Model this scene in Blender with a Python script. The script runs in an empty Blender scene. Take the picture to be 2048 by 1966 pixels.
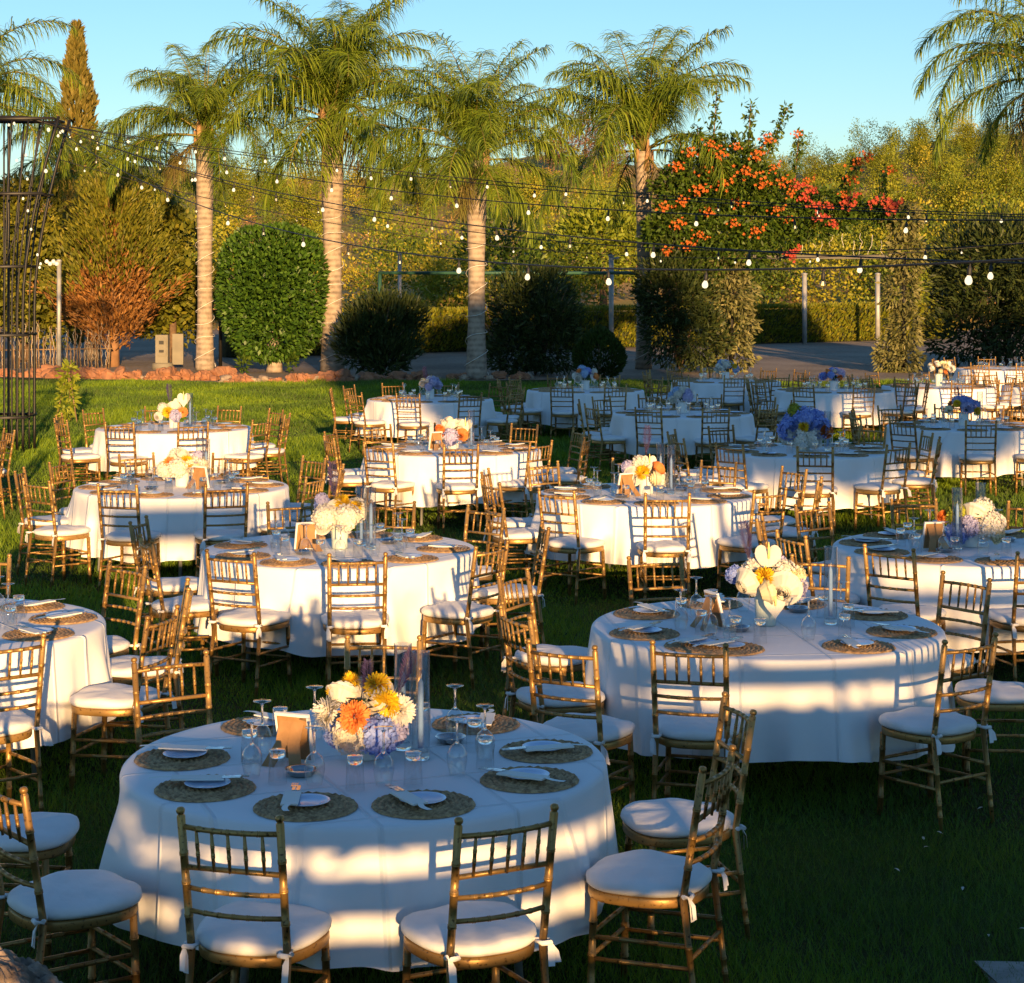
import bpy, bmesh, math, random
import numpy as np
from mathutils import Vector, Matrix, Quaternion
PI = math.pi
R = math.radians

# ------------------------------------------------------------------ camera, sky, sun, exposure
scene = bpy.context.scene
col = scene.collection
CAM_H = 2.7
F_PX, HORIZON, CX = 3939.0, 543.0, 1024.0          # photograph pixels (2048 x 1966)
cam_d = bpy.data.cameras.new('camera')
cam = bpy.data.objects.new('camera', cam_d)
col.objects.link(cam)
cam.location = (0, 0, CAM_H)
cam.rotation_euler = (R(90), 0, 0)
cam_d.sensor_fit = 'HORIZONTAL'
cam_d.sensor_width = 36.0
cam_d.lens = 36.0 * F_PX / 2048.0
cam_d.shift_y = -(983.0 - HORIZON) / 2048.0
cam_d.clip_start = 0.05
cam_d.clip_end = 5000
scene.camera = cam

SUN_EL, SUN_AZ = 7.0, 10.0                          # sun low behind the camera, a little to the right
to_sun = Vector((math.sin(R(SUN_AZ)) * math.cos(R(SUN_EL)), -math.cos(R(SUN_AZ)) * math.cos(R(SUN_EL)), math.sin(R(SUN_EL))))
world = bpy.data.worlds.new('World')
scene.world = world
world.use_nodes = True
wn = world.node_tree
for n in list(wn.nodes):
    wn.nodes.remove(n)
sky = wn.nodes.new('ShaderNodeTexSky')
sky.sky_type = 'NISHITA'
sky.sun_disc = False
sky.sun_elevation = R(SUN_EL)
sky.sun_rotation = R(180.0 - SUN_AZ)
sky.altitude = 100
sky.air_density = 1.0
sky.dust_density = 0.0
sky.ozone_density = 3.4
bg = wn.nodes.new('ShaderNodeBackground')
bg.inputs['Strength'].default_value = 0.096
wo = wn.nodes.new('ShaderNodeOutputWorld')
wn.links.new(sky.outputs[0], bg.inputs[0])
wn.links.new(bg.outputs[0], wo.inputs[0])
sun_d = bpy.data.lights.new('sun', 'SUN')
sun_d.energy = 4.7
sun_d.angle = R(0.6)
sun_d.color = (1.0, 0.60, 0.25)
sun = bpy.data.objects.new('sun', sun_d)
col.objects.link(sun)
sun.rotation_euler = (-to_sun).to_track_quat('-Z', 'Y').to_euler()
sun.location = to_sun * 60

vs = scene.view_settings
vs.view_transform = 'Standard'
vs.look = 'None'
vs.exposure = 1.2
vs.gamma = 1.0
vs.use_curve_mapping = False
scene.cycles.use_denoising = True
scene.cycles.max_bounces = 8
scene.cycles.diffuse_bounces = 3
scene.cycles.glossy_bounces = 3
scene.cycles.transmission_bounces = 6
scene.cycles.transparent_max_bounces = 24
scene.cycles.caustics_reflective = False
scene.cycles.caustics_refractive = False

rng = np.random.default_rng(7)
rnd = random.Random(7)


def at(px, py, d):
    """photograph pixel + distance along the view axis -> world point"""
    return Vector(((px - CX) / F_PX * d, d, CAM_H - (py - HORIZON) / F_PX * d))


def gx(px, d):
    return (px - CX) / F_PX * d


def proj(p):
    return (CX + p[0] / p[1] * F_PX, HORIZON - (p[2] - CAM_H) / p[1] * F_PX)


# ------------------------------------------------------------------ materials
def mat_new(name):
    m = bpy.data.materials.new(name)
    m.use_nodes = True
    nt = m.node_tree
    for n in list(nt.nodes):
        nt.nodes.remove(n)
    out = nt.nodes.new('ShaderNodeOutputMaterial')
    return m, nt, out


def pbr(name, color, rough=0.6, metal=0.0, var=0.0, vscale=6.0, bump=0.0, bscale=40.0, color2=None, spec=0.5, detail=4.0, coords='Object', sheen=0.0):
    m, nt, out = mat_new(name)
    b = nt.nodes.new('ShaderNodeBsdfPrincipled')
    b.inputs['Roughness'].default_value = rough
    b.inputs['Metallic'].default_value = metal
    b.inputs['Specular IOR Level'].default_value = spec
    if sheen:
        b.inputs['Sheen Weight'].default_value = sheen
    nt.links.new(b.outputs[0], out.inputs[0])
    tc = nt.nodes.new('ShaderNodeTexCoord')
    if color2 is None and var > 0:
        color2 = tuple(c * (1 - var) for c in color)
    if color2 is not None:
        nz = nt.nodes.new('ShaderNodeTexNoise')
        nz.inputs['Scale'].default_value = vscale
        nz.inputs['Detail'].default_value = detail
        nt.links.new(tc.outputs[coords], nz.inputs['Vector'])
        cr = nt.nodes.new('ShaderNodeValToRGB')
        cr.color_ramp.elements[0].position = 0.35
        cr.color_ramp.elements[1].position = 0.65
        cr.color_ramp.elements[0].color = (*color2, 1)
        cr.color_ramp.elements[1].color = (*color, 1)
        nt.links.new(nz.outputs['Fac'], cr.inputs[0])
        nt.links.new(cr.outputs[0], b.inputs['Base Color'])
    else:
        b.inputs['Base Color'].default_value = (*color, 1)
    if bump > 0:
        n2 = nt.nodes.new('ShaderNodeTexNoise')
        n2.inputs['Scale'].default_value = bscale
        n2.inputs['Detail'].default_value = 5
        nt.links.new(tc.outputs[coords], n2.inputs['Vector'])
        bp = nt.nodes.new('ShaderNodeBump')
        bp.inputs['Strength'].default_value = bump
        bp.inputs['Distance'].default_value = 0.02
        nt.links.new(n2.outputs['Fac'], bp.inputs['Height'])
        nt.links.new(bp.outputs[0], b.inputs['Normal'])
    return m


def leafmat(name, cols, trans=0.25, rough=0.55, spec=0.3):
    """leaf colour by the per-leaf random attribute 'rnd', some light passes through"""
    m, nt, out = mat_new(name)
    a = nt.nodes.new('ShaderNodeAttribute')
    a.attribute_name = 'rnd'
    cr = nt.nodes.new('ShaderNodeValToRGB')
    els = cr.color_ramp.elements
    while len(els) < len(cols):
        els.new(0.5)
    for i, c in enumerate(cols):
        els[i].position = i / max(1, len(cols) - 1)
        els[i].color = (*c, 1)
    nt.links.new(a.outputs['Fac'], cr.inputs[0])
    b = nt.nodes.new('ShaderNodeBsdfPrincipled')
    b.inputs['Roughness'].default_value = rough
    b.inputs['Specular IOR Level'].default_value = spec
    nt.links.new(cr.outputs[0], b.inputs['Base Color'])
    t = nt.nodes.new('ShaderNodeBsdfTranslucent')
    nt.links.new(cr.outputs[0], t.inputs['Color'])
    mx = nt.nodes.new('ShaderNodeMixShader')
    mx.inputs[0].default_value = trans
    nt.links.new(b.outputs[0], mx.inputs[1])
    nt.links.new(t.outputs[0], mx.inputs[2])
    nt.links.new(mx.outputs[0], out.inputs[0])
    return m


def glassmat(name, tint=(0.97, 0.98, 0.98), gain=1.0):
    """thin clear glass: mostly see-through, mirror-like towards the edges"""
    m, nt, out = mat_new(name)
    t = nt.nodes.new('ShaderNodeBsdfTransparent')
    t.inputs[0].default_value = (*tint, 1)
    g = nt.nodes.new('ShaderNodeBsdfGlossy')
    g.inputs['Roughness'].default_value = 0.03
    f = nt.nodes.new('ShaderNodeLayerWeight')
    f.inputs['Blend'].default_value = 0.5
    pw = nt.nodes.new('ShaderNodeMath')
    pw.operation = 'POWER'
    pw.inputs[1].default_value = 3.0
    nt.links.new(f.outputs['Facing'], pw.inputs[0])
    mt = nt.nodes.new('ShaderNodeMath')
    mt.operation = 'MULTIPLY_ADD'
    mt.use_clamp = True
    mt.inputs[1].default_value = 0.85
    mt.inputs[2].default_value = 0.045 * gain
    nt.links.new(pw.outputs[0], mt.inputs[0])
    mx = nt.nodes.new('ShaderNodeMixShader')
    nt.links.new(mt.outputs[0], mx.inputs[0])
    nt.links.new(t.outputs[0], mx.inputs[1])
    nt.links.new(g.outputs[0], mx.inputs[2])
    nt.links.new(mx.outputs[0], out.inputs[0])
    return m


def thickglass(name):
    m, nt, out = mat_new(name)
    g = nt.nodes.new('ShaderNodeBsdfGlass')
    g.inputs['IOR'].default_value = 1.48
    g.inputs['Roughness'].default_value = 0.0
    nt.links.new(g.outputs[0], out.inputs[0])
    return m


def emit(name, color, strength):
    m, nt, out = mat_new(name)
    e = nt.nodes.new('ShaderNodeEmission')
    e.inputs[0].default_value = (*color, 1)
    e.inputs[1].default_value = strength
    nt.links.new(e.outputs[0], out.inputs[0])
    return m


M = {}
M['gold'] = pbr('gold_paint', (0.42, 0.245, 0.075), rough=0.36, metal=0.55, color2=(0.30, 0.165, 0.045), vscale=9, bump=0.05, bscale=120)


def gold():
    """gold paint: tone drifts from chair to chair, worn darker specks"""
    m, nt, out = mat_new('gold_paint')
    b = nt.nodes.new('ShaderNodeBsdfPrincipled')
    b.inputs['Metallic'].default_value = 0.5
    nt.links.new(b.outputs[0], out.inputs[0])
    g = nt.nodes.new('ShaderNodeNewGeometry')
    n1 = nt.nodes.new('ShaderNodeTexNoise'); n1.inputs['Scale'].default_value = 1.3; n1.inputs['Detail'].default_value = 1
    n2 = nt.nodes.new('ShaderNodeTexNoise'); n2.inputs['Scale'].default_value = 70; n2.inputs['Detail'].default_value = 4
    nt.links.new(g.outputs['Position'], n1.inputs['Vector']); nt.links.new(g.outputs['Position'], n2.inputs['Vector'])
    c1 = nt.nodes.new('ShaderNodeValToRGB')
    c1.color_ramp.elements[0].position = .35; c1.color_ramp.elements[0].color = (.28, .155, .045, 1)
    c1.color_ramp.elements[1].position = .65; c1.color_ramp.elements[1].color = (.46, .275, .085, 1)
    nt.links.new(n1.outputs['Fac'], c1.inputs[0])
    c2 = nt.nodes.new('ShaderNodeValToRGB')
    c2.color_ramp.elements[0].position = .30; c2.color_ramp.elements[0].color = (.25, .2, .16, 1)
    c2.color_ramp.elements[1].position = .42; c2.color_ramp.elements[1].color = (1, 1, 1, 1)
    nt.links.new(n2.outputs['Fac'], c2.inputs[0])
    mx = nt.nodes.new('ShaderNodeMix'); mx.data_type = 'RGBA'; mx.blend_type = 'MULTIPLY'; mx.inputs[0].default_value = 1
    nt.links.new(c1.outputs[0], mx.inputs[6]); nt.links.new(c2.outputs[0], mx.inputs[7])
    nt.links.new(mx.outputs[2], b.inputs['Base Color'])
    r = nt.nodes.new('ShaderNodeMapRange'); r.inputs['To Min'].default_value = .3; r.inputs['To Max'].default_value = .5
    nt.links.new(n2.outputs['Fac'], r.inputs['Value']); nt.links.new(r.outputs[0], b.inputs['Roughness'])
    return m


M['gold'] = gold()
M['cushion'] = pbr('cushion_cloth', (0.84, 0.83, 0.82), rough=0.85, color2=(0.76, 0.75, 0.74), vscale=7, bump=0.3, bscale=11, spec=0.2)
M['cloth'] = pbr('table_linen', (0.78, 0.78, 0.79), rough=0.8, color2=(0.74, 0.74, 0.75), vscale=2.5, bump=0.10, bscale=5, spec=0.25, sheen=0.05)


def linen():
    """white linen with faint ironed crease lines and soft rumples"""
    m = pbr('table_linen', (0.86, 0.86, 0.87), rough=0.8, color2=(0.82, 0.82, 0.83), vscale=2.5, bump=0.22, bscale=4.5, spec=0.25, sheen=0.05)
    nt = m.node_tree
    b = [n for n in nt.nodes if n.type == 'BSDF_PRINCIPLED'][0]
    bp0 = [n for n in nt.nodes if n.type == 'BUMP'][0]
    tc = [n for n in nt.nodes if n.type == 'TEX_COORD'][0]
    sp = nt.nodes.new('ShaderNodeSeparateXYZ')
    nt.links.new(tc.outputs['Object'], sp.inputs[0])
    acc = None
    for ax, per, off in (('X', .46, .1), ('Y', .52, .23)):
        a = nt.nodes.new('ShaderNodeMath'); a.operation = 'ADD'; a.inputs[1].default_value = off
        nt.links.new(sp.outputs[ax], a.inputs[0])
        p = nt.nodes.new('ShaderNodeMath'); p.operation = 'PINGPONG'; p.inputs[1].default_value = per / 2
        nt.links.new(a.outputs[0], p.inputs[0])
        r = nt.nodes.new('ShaderNodeMapRange'); r.inputs['From Max'].default_value = .012
        r.inputs['To Min'].default_value = 1; r.inputs['To Max'].default_value = 0
        nt.links.new(p.outputs[0], r.inputs['Value'])
        if acc is None:
            acc = r
        else:
            s = nt.nodes.new('ShaderNodeMath'); s.operation = 'MAXIMUM'
            nt.links.new(acc.outputs[0], s.inputs[0]); nt.links.new(r.outputs[0], s.inputs[1])
            acc = s
    bp = nt.nodes.new('ShaderNodeBump'); bp.inputs['Strength'].default_value = .9; bp.inputs['Distance'].default_value = .008
    nt.links.new(acc.outputs[0], bp.inputs['Height']); nt.links.new(bp0.outputs[0], bp.inputs['Normal'])
    nt.links.new(bp.outputs[0], b.inputs['Normal'])
    return m


M['cloth'] = linen()
M['steel'] = pbr('steel', (0.55, 0.55, 0.56), rough=0.16, metal=1.0)
M['table_wood'] = pbr('table_plywood', (0.30, 0.2, 0.11), rough=0.7, var=0.3)
M['grey_metal'] = pbr('galvanised_metal', (0.42, 0.43, 0.43), rough=0.5, metal=0.3, var=0.25, vscale=5)
M['plate'] = pbr('blue_porcelain', (0.55, 0.66, 0.86), rough=0.15, spec=0.6)
M['paper'] = pbr('paper_sleeve', (0.80, 0.80, 0.74), rough=0.8)
M['ribbon'] = pbr('ribbon', (0.72, 0.76, 0.72), rough=0.5)
M['mdf'] = pbr('brown_board', (0.40, 0.22, 0.09), rough=0.75, color2=(0.30, 0.16, 0.06), vscale=14)
M['white_wood'] = pbr('white_painted_wood', (0.82, 0.82, 0.80), rough=0.5)
M['candle'] = pbr('blue_wax', (0.25, 0.40, 0.72), rough=0.5)
M['wick'] = pbr('wick', (0.7, 0.7, 0.68), rough=0.9)
M['vase'] = pbr('mint_ceramic', (0.62, 0.72, 0.66), rough=0.35)
M['vase_white'] = pbr('white_ceramic', (0.80, 0.80, 0.76), rough=0.35)
M['glass'] = glassmat('thin_glass', gain=2.4)
M['thick'] = thickglass('thick_glass')
M['black'] = pbr('black_rubber', (0.012, 0.012, 0.012), rough=0.6)
M['black_metal'] = pbr('black_metal', (0.012, 0.011, 0.010), rough=0.5, metal=0.2)
M['bulb_lit'] = emit('lit_bulb', (1.0, 0.80, 0.50), 0.75)
M['bulb_off'] = glassmat('bulb_glass', tint=(0.92, 0.86, 0.74), gain=2.2)
M['filament'] = emit('filament', (1.0, 0.7, 0.35), 3.0)
M['fairy'] = pbr('fairy_wire', (0.75, 0.72, 0.66), rough=0.5)


def petalmat(name, c, c2=None, trans=0.3):
    return leafmat(name, [c2 or tuple(x * 0.8 for x in c), c], trans=trans, rough=0.7, spec=0.2)


M['p_white'] = petalmat('white_petals', (0.85, 0.82, 0.76), (0.74, 0.70, 0.60))
M['p_cream'] = petalmat('cream_petals', (0.84, 0.78, 0.55), (0.74, 0.66, 0.40))
M['p_yellow'] = petalmat('yellow_petals', (0.85, 0.62, 0.03), (0.75, 0.45, 0.02))
M['p_orange'] = petalmat('orange_petals', (0.82, 0.33, 0.10), (0.76, 0.22, 0.05))
M['p_blue'] = petalmat('blue_petals', (0.40, 0.50, 0.86), (0.24, 0.34, 0.76))
M['p_lilac'] = petalmat('lilac_petals', (0.58, 0.57, 0.78), (0.46, 0.45, 0.70))
M['p_sky'] = petalmat('pale_blue_petals', (0.50, 0.66, 0.85), (0.36, 0.54, 0.80))
M['p_plume'] = petalmat('purple_feather', (0.12, 0.09, 0.20), (0.07, 0.05, 0.13))
M['p_leaf'] = leafmat('bouquet_leaf', [(0.03, 0.07, 0.03), (0.07, 0.13, 0.05)])
M['p_lime'] = petalmat('lime_petals', (0.42, 0.45, 0.06), (0.30, 0.34, 0.04))
M['spadix'] = pbr('spadix', (0.8, 0.7, 0.25), rough=0.6)


# ------------------------------------------------------------------ mesh helpers
def link(o, parent=None):
    col.objects.link(o)
    if parent is not None:
        o.parent = parent
    return o


def tag(o, label=None, cat=None, group=None, kind=None):
    if label:
        o['label'] = label
    if cat:
        o['category'] = cat
    if group:
        o['group'] = group
    if kind:
        o['kind'] = kind
    return o


def empty(name, loc=(0, 0, 0), rz=0.0, label=None, cat=None, group=None):
    o = bpy.data.objects.new(name, None)
    o.empty_display_size = 0.1
    o.location = loc
    o.rotation_euler = (0, 0, rz)
    link(o)
    return tag(o, label, cat, group)


def put(name, me, parent=None, loc=(0, 0, 0), rot=(0, 0, 0), sc=1.0):
    o = bpy.data.objects.new(name, me)
    o.location = loc
    o.rotation_euler = rot
    o.scale = (sc, sc, sc) if isinstance(sc, (int, float)) else sc
    return link(o, parent)


class MB:
    """collects verts and faces, builds one mesh"""

    def __init__(self):
        self.v, self.f = [], []

    def quad(self, a, b, c, d):
        i = len(self.v)
        self.v += [a, b, c, d]
        self.f.append((i, i + 1, i + 2, i + 3))

    def box(self, c, s, rz=0.0, mtx=None):
        i = len(self.v)
        hx, hy, hz = s[0] / 2, s[1] / 2, s[2] / 2
        cr, sr = math.cos(rz), math.sin(rz)
        for dz in (-hz, hz):
            for dx, dy in ((-hx, -hy), (hx, -hy), (hx, hy), (-hx, hy)):
                p = (c[0] + dx * cr - dy * sr, c[1] + dx * sr + dy * cr, c[2] + dz)
                self.v.append(tuple(mtx @ Vector(p)) if mtx is not None else p)
        for q in ((0, 3, 2, 1), (4, 5, 6, 7), (0, 1, 5, 4), (1, 2, 6, 5), (2, 3, 7, 6), (3, 0, 4, 7)):
            self.f.append(tuple(i + k for k in q))
        return self

    def tube(self, pts, rad, n=8, caps=True):
        pts = [Vector(p) for p in pts]
        if isinstance(rad, (int, float)):
            rad = [rad] * len(pts)
        base = len(self.v)
        up = None
        for k, p in enumerate(pts):
            if k == 0:
                t = pts[1] - pts[0]
            elif k == len(pts) - 1:
                t = pts[-1] - pts[-2]
            else:
                t = pts[k + 1] - pts[k - 1]
            if t.length < 1e-9:
                t = Vector((0, 0, 1))
            t.normalize()
            if up is None:
                a = Vector((1, 0, 0)) if abs(t.x) < 0.9 else Vector((0, 1, 0))
                up = (a - t * a.dot(t)).normalized()
            else:
                up = (up - t * up.dot(t))
                if up.length < 1e-6:
                    up = Vector((1, 0, 0))
                up.normalize()
            s = t.cross(up)
            for j in range(n):
                an = 2 * PI * j / n
                self.v.append(tuple(p + (up * math.cos(an) + s * math.sin(an)) * rad[k]))
        for k in range(len(pts) - 1):
            for j in range(n):
                a, b = base + k * n + j, base + k * n + (j + 1) % n
                self.f.append((a, b, b + n, a + n))
        if caps:
            self.f.append(tuple(base + j for j in range(n))[::-1])
            e = base + (len(pts) - 1) * n
            self.f.append(tuple(e + j for j in range(n)))
        return self

    def lathe(self, prof, n=24, c=(0, 0, 0), caps=False):
        base = len(self.v)
        for r, z in prof:
            for j in range(n):
                an = 2 * PI * j / n
                self.v.append((c[0] + r * math.cos(an), c[1] + r * math.sin(an), c[2] + z))
        for k in range(len(prof) - 1):
            for j in range(n):
                a, b = base + k * n + j, base + k * n + (j + 1) % n
                self.f.append((a, b, b + n, a + n))
        if caps:
            self.f.append(tuple(base + j for j in range(n))[::-1])
            e = base + (len(prof) - 1) * n
            self.f.append(tuple(e + j for j in range(n)))
        return self

    def mesh(self, name, mat, smooth=True, rndattr=None):
        me = bpy.data.meshes.new(name)
        me.from_pydata(self.v, [], self.f)
        if smooth:
            me.polygons.foreach_set('use_smooth', [True] * len(me.polygons))
        if mat is not None:
            me.materials.append(mat)
        if rndattr is not None:
            at_ = me.attributes.new('rnd', 'FLOAT', 'FACE')
            at_.data.foreach_set('value', np.asarray(rndattr, dtype=np.float32))
        me.update()
        return me


def quads_mesh(name, V, mat, rv=None, smooth=False, nper=4):
    """V: (N*nper,3) array, nper verts a face"""
    V = np.ascontiguousarray(V, dtype=np.float32).reshape(-1, 3)
    nv = len(V)
    nf = nv // nper
    me = bpy.data.meshes.new(name)
    me.vertices.add(nv)
    me.vertices.foreach_set('co', V.ravel())
    me.loops.add(nv)
    me.loops.foreach_set('vertex_index', np.arange(nv, dtype=np.int32))
    me.polygons.add(nf)
    me.polygons.foreach_set('loop_start', np.arange(0, nv, nper, dtype=np.int32))
    if smooth:
        me.polygons.foreach_set('use_smooth', np.ones(nf, dtype=bool))
    me.materials.append(mat)
    if rv is None:
        rv = rng.random(nf)
    a = me.attributes.new('rnd', 'FLOAT', 'FACE')
    a.data.foreach_set('value', np.asarray(rv, dtype=np.float32))
    me.update(calc_edges=True)
    return me


def nrm(a):
    return a / np.maximum(np.linalg.norm(a, axis=1, keepdims=True), 1e-9)


def leaves(pos, axis, length, width, jit=0.5, fold=0.15):
    """rhombus leaves: (N,4,3)"""
    n = len(pos)
    axis = nrm(axis + rng.normal(0, jit, (n, 3)))
    up = nrm(rng.normal(0, 1, (n, 3)))
    side = nrm(np.cross(axis, up))
    nr = np.cross(side, axis)
    L = np.asarray(length).reshape(-1, 1) * np.ones((n, 1)) * rng.uniform(0.7, 1.25, (n, 1))
    W = np.asarray(width).reshape(-1, 1) * np.ones((n, 1)) * rng.uniform(0.7, 1.25, (n, 1))
    m = pos + axis * L * 0.45
    return np.stack([pos, m + side * W / 2 + nr * fold * W, pos + axis * L, m - side * W / 2 + nr * fold * W], axis=1)


def sphere_dirs(n):
    return nrm(rng.normal(0, 1, (n, 3)))


def blob_points(n, centers, radii, shell=0.6, bump=0.14):
    """points spread through the outer part of a union of ellipsoids, with outward directions"""
    centers = np.asarray(centers, float)
    radii = np.asarray(radii, float)
    if radii.ndim == 1:
        radii = np.repeat(radii[:, None], 3, axis=1)
    w = radii[:, 0] * radii[:, 1] + radii[:, 1] * radii[:, 2] + radii[:, 0] * radii[:, 2]
    idx = rng.choice(len(centers), n, p=w / w.sum())
    d = sphere_dirs(n)
    ph = rng.uniform(0, 6.28, 3)
    lump = 1 + bump * (np.sin(d[:, 0] * 6 + ph[0] + idx) * np.sin(d[:, 1] * 7 + ph[1] + 2 * idx) + np.sin(d[:, 2] * 8 + ph[2] + idx))
    rr = (shell + (1 - shell) * rng.random(n) ** 0.5) * lump
    p = centers[idx] + d * radii[idx] * rr[:, None]
    return p, d


def solid_mesh(name, mat, fn, nu=24, nv=16):
    """closed lumpy surface from fn(unit direction) -> point"""
    mb = MB()
    for i in range(nv + 1):
        th = PI * i / nv
        for j in range(nu):
            ph = 2 * PI * j / nu
            mb.v.append(tuple(fn(Vector((math.sin(th) * math.cos(ph), math.sin(th) * math.sin(ph), math.cos(th))))))
    for i in range(nv):
        for j in range(nu):
            a, b = i * nu + j, i * nu + (j + 1) % nu
            mb.f.append((a, a + nu, b + nu, b))
    return mb.mesh(name, mat)


def rock_mesh(name, mat, s, seed, rough=0.22):
    r_ = random.Random(seed)
    ks = [(Vector((r_.gauss(0, 1), r_.gauss(0, 1), r_.gauss(0, 1))) * f, r_.uniform(0, 6.28), a) for f, a in ((1.3, rough), (2.2, rough * .7), (4.0, rough * .4), (8.0, rough * .2)) for _ in range(2)]

    def fn(d):
        k = 1 + sum(a * math.sin(v.dot(d) * 1.6 + p) for v, p, a in ks)
        q = d * k
        m = max(abs(d.x), abs(d.y), abs(d.z))
        q = q * (0.75 + 0.25 / m)
        return Vector((q.x * s[0], q.y * s[1], max(q.z, -0.55) * s[2]))
    return solid_mesh(name, mat, fn, 18, 12)


def pitted_rock(name, mat, s, seed):
    from mathutils import noise
    o = Vector((seed * 1.7, seed * .3, 2.1))

    def fn(d):
        k = 1 + .16 * noise.noise(d * 1.4 + o) + .09 * noise.noise(d * 3.5 + o) - .07 * max(0, noise.noise(d * 9 + o)) - .05 * max(0, noise.noise(d * 20 + o)) + .02 * noise.noise(d * 40)
        return Vector((d.x * k * s[0], d.y * k * s[1], max(d.z, -.7) * k * s[2]))
    return solid_mesh(name, mat, fn, 110, 80)


# ------------------------------------------------------------------ setting: ground, lawn, hillside
K = 2048.0 / 1960.0


def A(x, y, d):
    return at(x * K, y * K, d)


def AX(x, d):
    return gx(x * K, d)


def ground_mat():
    m, nt, out = mat_new('gravel_ground')
    b = nt.nodes.new('ShaderNodeBsdfPrincipled')
    b.inputs['Roughness'].default_value = 0.95
    nt.links.new(b.outputs[0], out.inputs[0])
    tc = nt.nodes.new('ShaderNodeTexCoord')
    n1 = nt.nodes.new('ShaderNodeTexNoise'); n1.inputs['Scale'].default_value = 0.35; n1.inputs['Detail'].default_value = 8
    n2 = nt.nodes.new('ShaderNodeTexNoise'); n2.inputs['Scale'].default_value = 9; n2.inputs['Detail'].default_value = 6
    mx = nt.nodes.new('ShaderNodeMix'); mx.data_type = 'FLOAT'; mx.inputs[0].default_value = 0.45
    for n in (n1, n2):
        nt.links.new(tc.outputs['Object'], n.inputs['Vector'])
    nt.links.new(n1.outputs['Fac'], mx.inputs[2]); nt.links.new(n2.outputs['Fac'], mx.inputs[3])
    cr = nt.nodes.new('ShaderNodeValToRGB')
    cr.color_ramp.elements[0].position = .38; cr.color_ramp.elements[0].color = (0.16, 0.12, 0.085, 1)
    cr.color_ramp.elements[1].position = .62; cr.color_ramp.elements[1].color = (0.34, 0.27, 0.20, 1)
    nt.links.new(mx.outputs[0], cr.inputs[0]); nt.links.new(cr.outputs[0], b.inputs['Base Color'])
    bp = nt.nodes.new('ShaderNodeBump'); bp.inputs['Strength'].default_value = .6; bp.inputs['Distance'].default_value = .05
    nt.links.new(n2.outputs['Fac'], bp.inputs['Height']); nt.links.new(bp.outputs[0], b.inputs['Normal'])
    return m


def lawn_mat():
    m, nt, out = mat_new('lawn_turf')
    b = nt.nodes.new('ShaderNodeBsdfPrincipled')
    b.inputs['Roughness'].default_value = 0.95
    b.inputs['Specular IOR Level'].default_value = 0.1
    nt.links.new(b.outputs[0], out.inputs[0])
    tc = nt.nodes.new('ShaderNodeTexCoord')
    n1 = nt.nodes.new('ShaderNodeTexNoise'); n1.inputs['Scale'].default_value = 0.6; n1.inputs['Detail'].default_value = 9
    nt.links.new(tc.outputs['Object'], n1.inputs['Vector'])
    cr = nt.nodes.new('ShaderNodeValToRGB')
    e = cr.color_ramp.elements
    e[0].position = .35; e[0].color = (0.055, 0.04, 0.018, 1)
    e[1].position = .6; e[1].color = (0.055, 0.085, 0.014, 1)
    nt.links.new(n1.outputs['Fac'], cr.inputs[0]); nt.links.new(cr.outputs[0], b.inputs['Base Color'])
    n2 = nt.nodes.new('ShaderNodeTexNoise'); n2.inputs['Scale'].default_value = 30; n2.inputs['Detail'].default_value = 6
    nt.links.new(tc.outputs['Object'], n2.inputs['Vector'])
    bp = nt.nodes.new('ShaderNodeBump'); bp.inputs['Strength'].default_value = .8; bp.inputs['Distance'].default_value = .05
    nt.links.new(n2.outputs['Fac'], bp.inputs['Height']); nt.links.new(bp.outputs[0], b.inputs['Normal'])
    return m


gm = MB()
gm.quad((-1500, -400, -0.006), (1500, -400, -0.006), (1500, 2500, -0.006), (-1500, 2500, -0.006))
tag(put('ground', gm.mesh('ground', ground_mat(), smooth=False)), kind='structure')

def lawn_edge(x):
    return 48.6 + 1.2 * math.sin(x * 0.35 + 1.0) + (1.2 if x < -7 else -0.6) + (1.0 if x > 4 else 0)


lb = MB()
xs = np.linspace(-30, 30, 61)
for x in xs:
    lb.v.append((x, -4.0, 0.0)); lb.v.append((x, lawn_edge(x), 0.0))
for i in range(len(xs) - 1):
    lb.f.append((2 * i, 2 * i + 2, 2 * i + 3, 2 * i + 1))
tag(put('lawn', lb.mesh('lawn', lawn_mat(), smooth=False)), kind='structure')

RIDGE = [(-120, 330), (0, 330), (300, 320), (500, 316), (850, 284), (1130, 262), (1400, 296), (1545, 292), (1700, 268), (1850, 243), (2048, 226), (2300, 215)]
RIDGE_Y = 260.0


def ridge_h(x):
    px = CX + x / RIDGE_Y * F_PX
    v = np.interp(px, [a for a, _ in RIDGE], [b for _, b in RIDGE])
    return CAM_H + (HORIZON - (v + 58)) / F_PX * RIDGE_Y


def hill_z(x, y):
    if y < 90:
        return -0.3
    t = (y - 90) / (RIDGE_Y - 90)
    if t <= 1:
        s = t * (0.75 + 0.25 * t)
        h = ridge_h(x) * s
    else:
        h = ridge_h(x) * max(0.3, 1 - (t - 1) * 0.35)
    return h + 0.7 * math.sin(x * .13 + y * .05) * min(1, t * 4) + 0.45 * math.sin(x * .31 - y * .19) * min(1, t * 4) - 0.3 * (1 - min(1, t * 8))


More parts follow.
